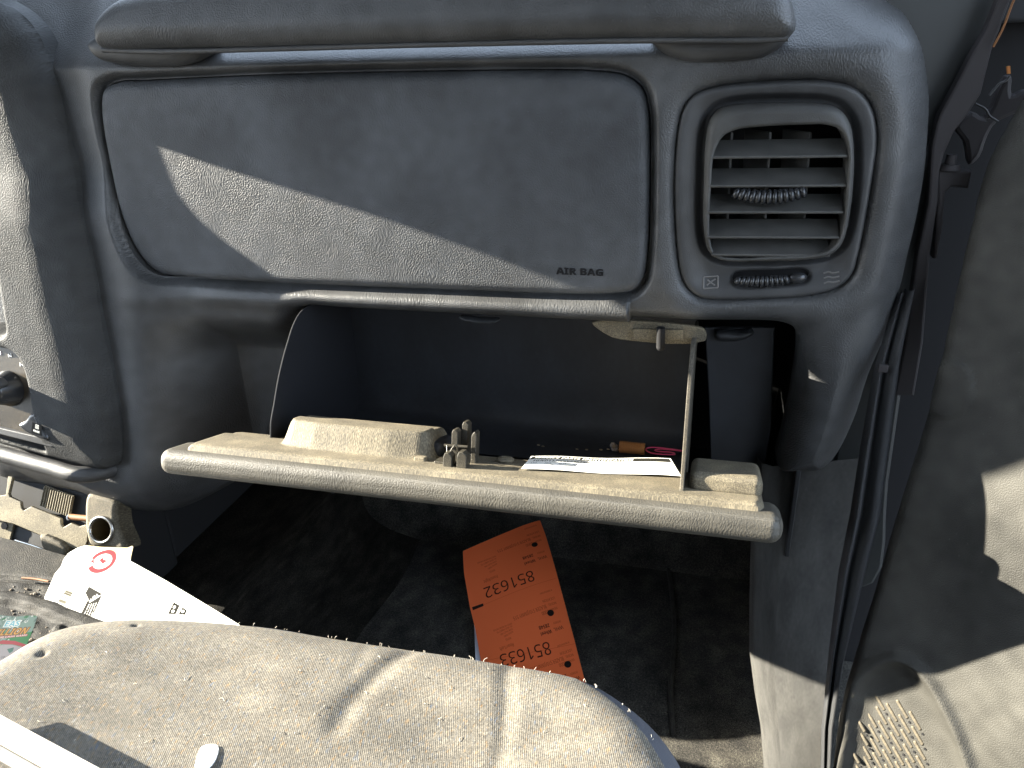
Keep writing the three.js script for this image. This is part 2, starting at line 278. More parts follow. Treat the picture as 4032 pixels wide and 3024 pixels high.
// airbag cover
{
  const cov = part(dash, 'airbag_cover', sheet(D0, Object.assign((x, y) => air(x, y) - 0.0016, { box: air.box }), 0.0017, (x, y) => { const d = air(x, y) - 0.0016; return 0.001 + round(d, 0.009) * 0.8 - 0.02 * Math.max(0, y - 0.93) - 0.05 * Math.max(0, y - 0.985); }, { wall: 0.02 }), M.vinyl, 'flat vinyl airbag cover with rounded corners');
  const font = await new FontLoader().loadAsync('fonts/droid/droid_sans_bold.typeface.json');
  const g = new TextGeometry('AIR BAG', { font, size: 0.0056, depth: 0.0009, curveSegments: 4, bevelEnabled: true, bevelThickness: 0.0002, bevelSize: 0.00015, bevelSegments: 1 });
  g.computeBoundingBox(); const w = g.boundingBox.max.x;
  const A = Pz(2190, 1080, 0.002), B = Pz(2375, 1083, 0.002); g.scale((B.x - A.x) / w, 1, 1); g.translate(A.x, A.y, 0.0006);
  part(cov, 'lettering', g, M.black, 'raised dark lettering reading AIR BAG');
}
// grab bar
{
  const FB = frame(V3(0, 1.04, 0.046), V3(1, 0, 0), V3(0, 0.10, 1)), P = spline(poly(FB, [[335, 120], [345, 60], [420, -20], [700, -75], [1500, -90], [2500, -100], [3000, -75], [3110, -30], [3138, 40], [3138, 110], [3105, 138], [3000, 140], [2500, 142], [1641, 160], [1000, 178], [560, 186], [400, 190], [350, 178]]), 4), s = sdPoly(P);
  const bar = part(dash, 'grab_bar', sheet(FB, s, 0.002, (x, y) => round(s(x, y), 0.016) - 0.9 * Math.max(0, y - ab(FB, 1500, 60)[1]) ** 1.35, { wall: 0.03 }), M.dash, 'padded grab bar along the top of the dashboard');
  part(bar, 'bead', tube(poly(FB, [[352, 190], [560, 196], [1000, 186], [1641, 168], [2500, 150], [3000, 147], [3110, 140]]).map(([a, b]) => at(FB, a, b, -0.0145)), 0.0022, 80), M.smooth);
  for (const pts of [[[352, 170], [380, 225], [470, 252], [600, 262], [700, 258], [770, 232], [800, 190], [700, 120], [450, 120]], [[2560, 150], [2600, 200], [2665, 232], [2740, 243], [2880, 240], [3000, 226], [3075, 185], [3105, 130], [2900, 90], [2650, 90]]]) {
    const Q = spline(poly(D0, pts, 0.01), 5), q = sdPoly(Q);
    part(bar, 'bar_foot', sheet(D0, q, 0.0015, (x, y) => 0.018 + round(q(x, y), 0.010), { wallTo: -0.05 }), M.smooth);
  }
}
// side air vent
{
  const podP = spline(px([[2766, 911], [2766, 700], [2773, 547], [2790, 470], [2830, 425], [2917, 405], [3080, 399], [3230, 402], [3310, 425], [3350, 480], [3365, 560], [3363, 729], [3336, 911], [3310, 970], [3260, 1008], [3172, 1024], [2990, 1030], [2844, 1026], [2790, 995]])), pod = sdPoly(podP);
  const slotP = spline(px([[2884, 1103], [2895, 1084], [2925, 1078], [3040, 1074], [3150, 1068], [3180, 1076], [3189, 1092], [3175, 1112], [3130, 1122], [3010, 1130], [2910, 1132], [2890, 1122]])), slot = sdPoly(slotP);
  const ventH = (x, y) => { const d = vent(x, y), p = -pod(x, y), q = -slot(x, y); return -0.005 + 0.0045 * smooth(0.022, 0.004, d) + round(Math.max(0, d - 0.0006), 0.0035) - 0.006 * (1 - smooth(0.0005, 0.006, p)) + round(Math.max(0, q), 0.003); };
  const v = part(dash, 'air_vent', sheet(D0, Object.assign((x, y) => Math.min(vent(x, y) - 0.0006, 0.0012 - pod(x, y), -slot(x, y)), { box: vent.box }), 0.0012, ventH, { wall: 0.012 }), M.smooth, 'round-cornered side air vent with slats and ribbed wheels');
  const opP = spline(px([[2824, 568], [2850, 530], [2900, 506], [3000, 494], [3174, 486], [3240, 486], [3295, 502], [3323, 538], [3336, 600], [3330, 720], [3322, 830], [3308, 915], [3270, 968], [3200, 992], [3060, 1000], [2880, 1008], [2815, 990], [2795, 930], [2793, 850], [2800, 720], [2808, 620]])), op = sdPoly(opP);
  part(v, 'vent_frame', sheet(D0, Object.assign((x, y) => Math.min(pod(x, y) - 0.0012, -op(x, y)), { box: pod.box }), 0.0011, (x, y) => 0.010 + round(pod(x, y) - 0.0012, 0.007) + round(Math.max(0, -op(x, y)), 0.0025) - 0.030 * Math.max(0, y - 0.965), { wall: 0.03 }), M.vent);
  const lines = [[[2806, 616], [3338, 584]], [[2796, 729], [3336, 699]], [[2789, 832], [3324, 802]], [[2788, 930], [3308, 900]], [[2806, 1000], [3270, 975]]];
  for (const [a, b] of lines) {
    const A = Pz(...a, 0.009), B = Pz(...b, 0.009), n = V3(0, 0.90, 0.42).normalize(), F = frame(A, B.clone().sub(A), n);
    part(v, 'slat', block(F, -0.001, A.distanceTo(B) + 0.001, -0.0005, 0.0225, -0.0024, 0, 0.0011), M.vent);
  }
  for (const x of [2890, 3042, 3200]) { const A = Pz(x - 6, 520, -0.016), B = Pz(x - 22, 985, -0.016), F = frame(A, B.clone().sub(A), V3(0.6, 0, 0.8)); part(v, 'vane', block(F, 0, A.distanceTo(B), -0.0012, 0.0012, -0.03, 0, 0.001), M.vent); }
  // ribbed crescent wheel between the slats
  const crescent = (a, b, z, bow, r, n) => {                   // a bent row of ribs, fattest in the middle
    const A = Pz(...a, z), B = Pz(...b, z), g = [];
    for (let i = 0; i < n; i++) { const t = (i + 0.5) / n, c = A.clone().lerp(B, t).add(V3(0, -bow * (1 - (2 * t - 1) ** 2), bow * 0.9 * (1 - (2 * t - 1) ** 2))), q = new THREE.SphereGeometry(1, 12, 8), rr = r * (0.72 + 0.28 * Math.sqrt(1 - (2 * t - 1) ** 2)); q.scale(A.distanceTo(B) / n * 0.74, rr, rr); q.rotateZ((1 - 2 * t) * -0.45); q.translate(c.x, c.y, c.z); g.push(q); }
    return g;
  };
  part(v, 'thumb_wheel', crescent([2888, 757], [3172, 752], 0.004, 0.0035, 0.0058, 13), M.gloss, 'ribbed black crescent wheel between the slats');
  const low = crescent([2896, 1104], [3105, 1098], 0.001, 0.001, 0.0050, 11); { const A = Pz(3140, 1094, 0.0), q = new THREE.SphereGeometry(1, 14, 10); q.scale(0.0072, 0.0046, 0.0042); q.rotateZ(0.12); q.translate(A.x, A.y, A.z); low.push(q); }
  part(v, 'thumb_wheel', low, M.gloss, 'ribbed black wheel in the slot under the vent');
  part(v, 'wheel_slot', slab(D0, slotP.map(([x, y]) => [x, y]), 0.002, { z: -0.011 }), M.black);
  const ln = (pts) => tube(pts.map(([x, y]) => { const p = Pz(x, y, -0.002); p.z = ventH(p.x, p.y) + 0.0002; return p; }), 0.0007, 10, 5);
  part(v, 'icon', [ln([[2770, 1093], [2827, 1090]]), ln([[2827, 1090], [2827, 1132]]), ln([[2827, 1132], [2770, 1135]]), ln([[2770, 1135], [2770, 1093]]), ln([[2782, 1124], [2798, 1112], [2818, 1100]]), ln([[2786, 1104], [2800, 1115], [2815, 1124]])], M.icon, 'moulded vent closed symbol, a crossed box');
  part(v, 'icon', [0, 1, 2].map((k) => ln([[3243, 1078 + k * 18], [3262, 1072 + k * 18], [3280, 1075 + k * 17], [3305, 1069 + k * 17]])), M.icon, 'moulded vent open symbol, three wavy lines');
  const A = Pz(2760, 400, 0), B = Pz(3370, 1030, 0);
  const box = [block(D0, A.x, B.x, B.y, A.y, -0.085, -0.08), block(D0, A.x - 0.002, A.x + 0.004, B.y, A.y, -0.08, -0.012), block(D0, B.x - 0.004, B.x + 0.002, B.y, A.y, -0.08, -0.012), block(D0, A.x + 0.004, B.x - 0.004, A.y - 0.004, A.y, -0.08, -0.012), block(D0, A.x + 0.004, B.x - 0.004, B.y, B.y + 0.004, -0.08, -0.012)];
  part(v, 'duct', box, M.duct);
}
// centre stack bezel with the climate controls
const FH = frame(V3(-0.66, 0.76, bezS(0.76) - 0.004), V3(1, 0, 0), V3(0, 0.22, 0.975));
{
  const hvP = spline(px([[-330, 1340], [0, 1373], [40, 1384], [73, 1409], [109, 1470], [140, 1555], [164, 1640], [206, 1742], [204, 1760], [186, 1760], [0, 1704], [-330, 1610]], 0.05), 4), hv = sdPoly(hvP);
  const raP = spline(px([[-330, 1010], [-40, 1060], [0, 1160], [22, 1240], [36, 1300], [20, 1316], [-60, 1300], [-330, 1240]], 0.042), 4), ra = sdPoly(raP);
  const b = part(dash, 'centre_bezel', sheet(D0, Object.assign((x, y) => Math.min(bez(x, y), -hv(x, y), -ra(x, y)), { box: bez.box }), 0.0016, (x, y) => { const d = bezAll(x, y); return bezS(y) + round(d, 0.012) - 6.0 * Math.max(0, 0.050 - d) ** 2 + round(Math.max(0, -hv(x, y)), 0.006) + round(Math.max(0, -ra(x, y)), 0.006); }, { wallTo: -0.03 }), M.bezel, 'curved centre stack bezel at the left');
  const A0 = Pz(-330, 1330, 0.02), A1 = Pz(240, 1780, 0.02);
  part(b, 'control_panel', slab(FH, poly(FH, [[-330, 1330], [60, 1360], [130, 1440], [216, 1762], [-330, 1640]]), 0.004, { z: -0.008 }), std([0.085, 0.075, 0.062], 0.35, { map: sandTex }));
  part(b, 'radio_recess', block(D0, A0.x, Pz(60, 1300, 0).x, Pz(0, 1340, 0).y, Pz(0, 1000, 0).y, -0.03, -0.024), M.black);
  const [kx, ky] = ab(FH, 10, 1535), knob = (() => { const pts = [[0.0005, 0.014], [0.010, 0.014], [0.0125, 0.012], [0.0165, -0.002], [0.0185, -0.006], [0.0185, -0.009]].map(([r, z]) => new THREE.Vector2(r, z)); const g = new THREE.LatheGeometry(pts, 40); g.rotateX(Math.PI / 2); g.translate(kx, ky, 0); return basis(FH, g); })();
  const kn = part(b, 'knob', knob, M.gloss, 'round climate knob with a ribbed grip');
  const FK = { o: at(FH, kx, ky, 0.012), u: FH.u.clone().multiplyScalar(Math.cos(-0.75)).addScaledVector(FH.v, Math.sin(-0.75)), n: FH.n }; FK.v = FK.n.clone().cross(FK.u);
  part(kn, 'grip', [block(FK, -0.0055, 0.0055, -0.017, 0.017, -0.008, 0.010, 0.003), ...Array.from({ length: 9 }, (_, i) => block(FK, -0.0062, 0.0062, -0.015 + i * 0.0026, -0.0138 + i * 0.0026, -0.004, 0.0085, 0.0004))], M.smooth);
  const btP = spline(poly(FH, [[74, 1672], [100, 1655], [120, 1630], [140, 1622], [154, 1640], [170, 1680], [192, 1728], [180, 1735], [130, 1716], [92, 1694]], 0), 5), bt = sdPoly(btP);
  const btn = part(b, 'button', sheet(FH, bt, 0.0008, (x, y) => 0.002 + round(bt(x, y), 0.004), { wall: 0.008 }), M.gloss, 'black rear defogger button marked REAR');
  const rearM = canvasMat(256, 256, (g) => { g.fillStyle = '#0b0c0d'; g.fillRect(0, 0, 256, 256); g.strokeStyle = g.fillStyle = '#cfd0cc'; g.lineWidth = 10; g.strokeRect(96, 28, 78, 84); g.strokeRect(122, 52, 28, 38); g.font = 'bold 70px sans-serif'; g.textAlign = 'center'; g.fillText('REAR', 128, 208); }, 0.3);
  const [q0, q1] = ab(FH, 142, 1690, 0.003), gq = new THREE.PlaneGeometry(0.0115, 0.0115); gq.rotateZ(-0.22); gq.translate(q0, q1, 0.0024); part(btn, 'button_print', basis(FH, gq), rearM);
  const mk = (x, y) => { const [a, c] = ab(FH, x, y, -0.006); return [block(FH, a - 0.0022, a - 0.0010, c - 0.0022, c + 0.0018, -0.0082, -0.0072), block(FH, a - 0.0012, a + 0.0012, c - 0.0008, c + 0.0003, -0.0082, -0.0070), block(FH, a + 0.0010, a + 0.0022, c - 0.0018, c + 0.0024, -0.0082, -0.0072)]; };
  part(b, 'marking', [...mk(34, 1400), ...mk(80, 1436), ...mk(-8, 1392)], M.white, 'white climate symbols round the knob');
  part(b, 'control_sill', slab(FH, poly(FH, [[-330, 1606], [0, 1690], [150, 1725], [200, 1760], [190, 1764], [0, 1716], [-330, 1640]]), 0.006, { z: -0.003, bevel: 0.001 }), M.smooth);
  // lower edge of the stack
  const tr = poly(FZ(0.068), [[-130, 1756], [0, 1792], [200, 1846], [300, 1872], [350, 1890], [420, 1900]]).map(([x, y], i) => V3(x, y, 0.066 - (i === 4 ? 0.012 : i === 5 ? 0.05 : 0)));
  const trim = part(b, 'lower_trim', (() => { const g = new THREE.TubeGeometry(new THREE.CatmullRomCurve3(tr), 40, 0.0085, 12, false); return g; })(), M.smooth, 'shiny lower trim of the centre stack');
}
// glove box: cavity, lid and bin
const lidZ = 0.138, beta = rad(16);
const LA = Pz(800, 1795, lidZ), LB = Pz(2900, 1975, lidZ);
const FL = frame(LA.clone().lerp(LB, 0.5), V3(LB.x - LA.x, (LB.y - LA.y), 0), V3(0, Math.cos(beta), -Math.sin(beta)));   // v runs away from the viewer... set below
FL.v = FL.n.clone().cross(FL.u);                               // points towards the windscreen, sinking
const lidPt = (x, y, c = 0) => ab(FL, x, y, c);
{
  const uL = lidPt(640, 1790)[0], uR = lidPt(3020, 1985)[0];
  // outer skin
  const skinL = lidPt(612, 1800, -0.008)[0], skinR = lidPt(3080, 2040, -0.008)[0];
  const yz = (y, z) => { const d = V3(0, y - FL.o.y, z - FL.o.z); return [d.dot(FL.v), d.dot(FL.n)]; };   // side profile from height and depth
  const FX = (a) => ({ o: at(FL, a, 0, 0), u: FL.v, v: FL.n, n: FL.u });
  const skin = [block(FL, skinL, skinR, -0.006, 0.036, -0.0235, -0.0015, 0.0095)], shell = (a, th) => slab(FX(a), [[0.0, -0.016], [0.012, -0.006], [0.055, -0.009], yz(0.65, -0.004), yz(0.632, -0.004), [0.004, -0.0225]], th, { z: 0 });
  { const A = yz(FL.o.y - 0.016, lidZ - 0.001), B = yz(0.632, -0.004), F = { o: at(FL, 0, ...A), u: FL.u, v: at(FL, 0, ...B).sub(at(FL, 0, ...A)).normalize() }; F.n = F.u.clone().cross(F.v); skin.push(block(F, skinL + 0.004, skinR - 0.004, 0, Math.hypot(B[0] - A[0], B[1] - A[1]), -0.002, 0.003, 0.001), shell(skinL + 0.009, 0.004), shell(skinR - 0.005, 0.004)); }
  const skinM = part(dash, 'glove_box_lid', skin, M.lidSkin, 'open glove box lid with padded vinyl edge');
  const innP = [[uL + 0.004, 0.002], [uL + 0.002, 0.012], [uL + 0.002, 0.070], [uL + 0.008, 0.076], [uR - 0.008, 0.076], [uR - 0.002, 0.070], [uR - 0.002, 0.012], [uR - 0.006, 0.002]];
  const innS = sdPoly(innP);
  const bp = spline(poly(FL, [[1075, 1780], [1110, 1690], [1160, 1668], [1580, 1690], [1640, 1712], [1690, 1800], [1690, 1838], [1400, 1825], [1080, 1800]], 0.0), 4), bump = sdPoly(bp);
  const lr = sdPoly(poly(FL, [[2105, 1795], [2640, 1803], [2690, 1880], [2060, 1845]]));
  const rb0 = lidPt(1078, 1790, 0)[0], rb1 = lidPt(1625, 1832, 0)[0], rbm = lidPt(1690, 1840)[0];
  const bumpS = sdPoly(spline([[rb0 - 0.006, 0.036], [rb0 + 0.004, 0.028], [rb1, 0.027], [rb1 + 0.012, 0.034], [rb1 + 0.014, 0.06], [rb1 + 0.014, 0.10], [rb0 - 0.008, 0.10], [rb0 - 0.008, 0.06]], 4));
  part(skinM, 'inner_panel', sheet(FL, innS, 0.0016, (a, b) => { let z = 0.004 + round(innS(a, b), 0.006) + 0.0215 * smooth(-0.002, 0.009, bumpS(a, b)); return z - 0.003 * smooth(0.05, 0.06, b) * smooth(uR - 0.07, uR - 0.08, a); }, { wallTo: -0.004 }), M.lid, 'dusty tan inner panel of the glove box lid');
  part(skinM, 'lid_bump', [block(FL, rb1 - 0.002, rbm + 0.004, 0.040, 0.078, 0.0, 0.016, 0.007)], M.bin);
  const f0 = lidPt(2715, 1900)[0]; part(skinM, 'lid_flange', block(FL, f0, uR - 0.003, 0.022, 0.074, 0.0, 0.017, 0.006), M.lid, 'raised flange at the right end of the lid');
  // bin: two side walls, floor and back
  const wall = (x, y) => { const [a] = lidPt(x, y, 0.004); return a; };
  const sideShape = [[0.030, 0.0], [0.100, -0.03], [0.165, -0.02], [0.185, 0.06], [0.178, 0.145], [0.120, 0.165], [0.088, 0.140], [0.062, 0.085], [0.040, 0.030]];
  const side = (a, th, P) => slab(FX(a), spline(P, 5), th, { bevel: 0.0006, z: th / 2 });
  const aL = (-0.362 - FL.o.x) / FL.u.x, aR = wall(2690, 1885), back = [yz(0.80, -0.088), yz(0.70, -0.094), yz(0.655, -0.08), yz(0.655, -0.02), yz(0.665, 0.04), yz(0.70, 0.07)];
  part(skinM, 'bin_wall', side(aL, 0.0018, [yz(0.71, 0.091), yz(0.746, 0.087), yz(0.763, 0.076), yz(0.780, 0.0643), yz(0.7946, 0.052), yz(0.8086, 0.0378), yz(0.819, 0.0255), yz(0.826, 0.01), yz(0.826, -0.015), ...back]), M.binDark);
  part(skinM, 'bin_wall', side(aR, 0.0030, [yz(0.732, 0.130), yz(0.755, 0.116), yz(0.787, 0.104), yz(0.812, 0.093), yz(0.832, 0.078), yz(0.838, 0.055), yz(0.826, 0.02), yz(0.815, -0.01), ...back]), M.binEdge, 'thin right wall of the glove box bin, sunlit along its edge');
  const cy = Pz(2490, 1764, -0.044).y - 0.0060; const cp = spline([yz(FL.o.y - 0.020, 0.064), yz(FL.o.y - 0.034, 0.052), yz(cy + 0.010, 0.02), yz(cy, -0.03), yz(cy, -0.06), yz(cy + 0.01, -0.078), yz(cy + 0.06, -0.086), yz(0.84, -0.086)], 6, false), rows = cp.map(([b, c]) => [at(FL, aL, b, c), at(FL, aR, b, c)]);
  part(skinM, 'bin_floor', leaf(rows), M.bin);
  // latch
  const LP = (x, y, c = 0.004) => { const [a, b] = lidPt(x, y, c); return at(FL, a, b, c); };
  const Lb = 0.030, latch = (x, y0, w, hgt, b, tip = 0) => { const a = lidPt(x, y0, 0.004)[0]; const F = { o: at(FL, a, b, 0), u: FL.u, v: FL.n, n: FL.v.clone().negate() }; return slab(F, [[-w / 2, 0.002], [w / 2, 0.002], [w / 2, hgt - w * 0.4 + tip], [w * 0.12, hgt + tip], [-w * 0.3, hgt], [-w / 2, hgt - w * 0.5]], 0.010, { bevel: 0.0006 }); };
  part(skinM, 'latch', [latch(1760, 1838, 0.0072, 0.0150, 0.014), latch(1818, 1842, 0.0080, 0.0170, 0.014), latch(1790, 1815, 0.0052, 0.030, 0.032), latch(1868, 1820, 0.0042, 0.028, 0.032, 0.002), latch(1832, 1805, 0.0052, 0.035, 0.042), block(FL, lidPt(1770, 1800)[0], lidPt(1875, 1800)[0], 0.020, 0.05, 0.003, 0.006, 0.001), tube([at(FL, lidPt(1782, 1810)[0], 0.030, 0.017), at(FL, lidPt(1876, 1815)[0], 0.030, 0.0175)], 0.0013, 4, 10), tube([at(FL, lidPt(1800, 1810)[0], 0.026, 0.018), at(FL, lidPt(1812, 1810)[0], 0.022, 0.012), at(FL, lidPt(1838, 1812)[0], 0.024, 0.020), at(FL, lidPt(1846, 1812)[0], 0.028, 0.008)], 0.0006, 24, 6)], M.blackSteel, 'worn metal latch prongs in the middle of the lid');
  part(skinM, 'striker_pad', [(() => { const g = new THREE.SphereGeometry(1, 20, 10), [a, b] = lidPt(1985, 1822, 0.004); g.scale(0.0075, 0.007, 0.003); g.translate(a, b + 0.004, 0.0055); return basis(FL, g); })(), block(FL, lidPt(1672, 1805)[0], lidPt(1715, 1808)[0], 0.022, 0.030, 0.002, 0.007, 0.001)], M.lid);
  // printed options label
  const lab = canvasMat(1024, 256, (g, w, h) => {
    g.fillStyle = '#e9e8e2'; g.fillRect(0, 0, w, h); g.fillStyle = '#23231f'; g.fillRect(10, 8, w - 20, 56);
    g.fillStyle = '#e9e8e2'; g.font = 'bold italic 46px sans-serif'; g.fillText('SERVICE PARTS IDENTIFICATION', 30, 52);
    g.fillStyle = '#2a2a2c'; g.font = 'bold italic 40px sans-serif'; g.fillText('1GNDT13W9Y2362500', 30, 108);
    g.font = '28px sans-serif'; let x = 30; for (const t of ['1SZ', 'AV5', 'AU3', 'A31', 'BW3']) { g.fillText(t, x, 150); g.fillText(t === 'AV5' ? 'DEN' : 'C60', x + 12, 184); x += 96; }
  }, 0.9);
  const lp = [[2092, 1796], [2640, 1806], [2052, 1846], [2682, 1876]].map(([x, y]) => { const [a, b] = lidPt(x, y, 0.0052); return at(FL, a, b, 0.0052); });
  part(skinM, 'label', leaf(bil(...lp, 3, 12, (s, t) => FL.n.clone().multiplyScalar(0.0006 * Math.sin(s * 9)))), lab, 'white printed service parts label stuck inside the lid');
  // things left in the bin
  const FB = (x, y, c) => LP(x, y, c);
  { const A = Pz(2440, 1757, -0.045), B = Pz(2538, 1770, -0.043); const g = new THREE.CylinderGeometry(0.0056, 0.0058, A.distanceTo(B), 20, 3); g.rotateZ(-Math.PI / 2); g.rotateZ(Math.atan2(B.y - A.y, B.x - A.x)); const c = A.clone().lerp(B, 0.5); g.translate(c.x, c.y, c.z);
    const t = thing('cigarette_butt', 'orange-brown cigarette filter lying in the open glove box', 'cigarette butt', [c.x, c.y - 0.0058, c.z]); part(t, 'filter', g, M.cork); const ash = [];
    for (let i = 0; i < 7; i++) { const q = new THREE.DodecahedronGeometry(0.0012 + rnd() * 0.0020); q.translate(A.x - 0.001 - rnd() * 0.006, A.y - 0.001 + (rnd() - 0.5) * 0.006, A.z + (rnd() - 0.5) * 0.006); ash.push(q); } part(t, 'burnt_end', ash, std([0.16, 0.13, 0.11], 0.9)); }
  { const c = [[2688, 1775], [2640, 1768], [2560, 1762], [2542, 1769], [2560, 1782], [2640, 1790], [2660, 1787], [2640, 1781], [2590, 1777], [2578, 1772], [2600, 1768], [2700, 1778]].map(([x, y]) => Pz(x, y, -0.042)); single('paper_clip', 'pink paper clip next to the filter in the glove box', 'paper clip', tube(c, 0.0007, 90, 6), M.pink); }
  { const g = []; for (const [x, y] of [[2120, 1752], [2138, 1757], [2272, 1768], [2310, 1770], [2366, 1770], [2395, 1768], [1700, 1735], [1720, 1738], [1560, 1395]].slice(0, 8)) { const q = new THREE.DodecahedronGeometry(0.0012); const p = Pz(x, y, -0.042); q.scale(1.4, 0.5, 1); q.translate(p.x, p.y, p.z); g.push(q); } single('crumbs', 'pale crumbs scattered over the glove box floor', 'crumbs', g, M.panel, { kind: 'stuff' }); }
}
{ // dark cavity behind the lid and what shows in it
  const L = -0.3765, R = Pz(3155, 1400, 0).x + 0.01, T = Pz(1800, 1240, 0).y + 0.02, B = Pz(900, 1960, 0).y;
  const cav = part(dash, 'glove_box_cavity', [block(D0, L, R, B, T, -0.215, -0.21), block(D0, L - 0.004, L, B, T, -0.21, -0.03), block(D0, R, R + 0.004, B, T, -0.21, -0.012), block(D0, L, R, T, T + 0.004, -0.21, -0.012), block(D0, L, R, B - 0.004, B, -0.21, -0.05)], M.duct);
  const P3 = spline(poly(FZ(-0.06), [[2780, 1290], [3045, 1290], [3040, 1700], [3010, 1832], [2800, 1832], [2790, 1600]]), 3);
  part(cav, 'inner_panel', slab(FZ(-0.06), poly(FZ(-0.06), [[2775, 1290], [3050, 1290], [3035, 1700], [3010, 1835], [2800, 1835], [2790, 1560]]), 0.004, { bevel: 0.001 }), M.bin);
  part(cav, 'bracket', [slab(FZ(-0.012), spline(poly(FZ(-0.012), [[2330, 1270], [2700, 1280], [2775, 1300], [2775, 1344], [2460, 1340], [2400, 1325]]), 4), 0.004, { bevel: 0.001 }), slab(FZ(-0.008), poly(FZ(-0.008), [[2490, 1296], [2690, 1300], [2690, 1338], [2498, 1336]]), 0.002)], M.lid, 'tan bracket under the dashboard lip');
  const A = Pz(2602, 1290, -0.002), Bq = Pz(2601, 1366, -0.002); part(cav, 'stop_pin', [tube([A, Bq], 0.0036, 4, 12), (() => { const q = new THREE.SphereGeometry(0.0037, 14, 10); q.translate(Bq.x, Bq.y, Bq.z); return q; })()], M.black, 'black plunger pin hanging from the lip');
  const lug = (pts, z) => { const P = spline(poly(FZ(z), pts), 4), s = sdPoly(P); return sheet(FZ(z), s, 0.0012, (x, y) => round(s(x, y), 0.006), { wall: 0.004 }); };
  part(cav, 'clip', [lug([[2815, 1312], [2850, 1306], [2900, 1310], [2960, 1306], [2970, 1320], [2920, 1348], [2860, 1352], [2820, 1345]], -0.05), lug([[1800, 1252], [1880, 1262], [1960, 1266], [1940, 1280], [1870, 1280], [1815, 1268]], -0.004), lug([[900, 1225], [960, 1218], [1040, 1235], [1060, 1258], [1000, 1262], [930, 1250]], -0.045)], M.rubber);
}
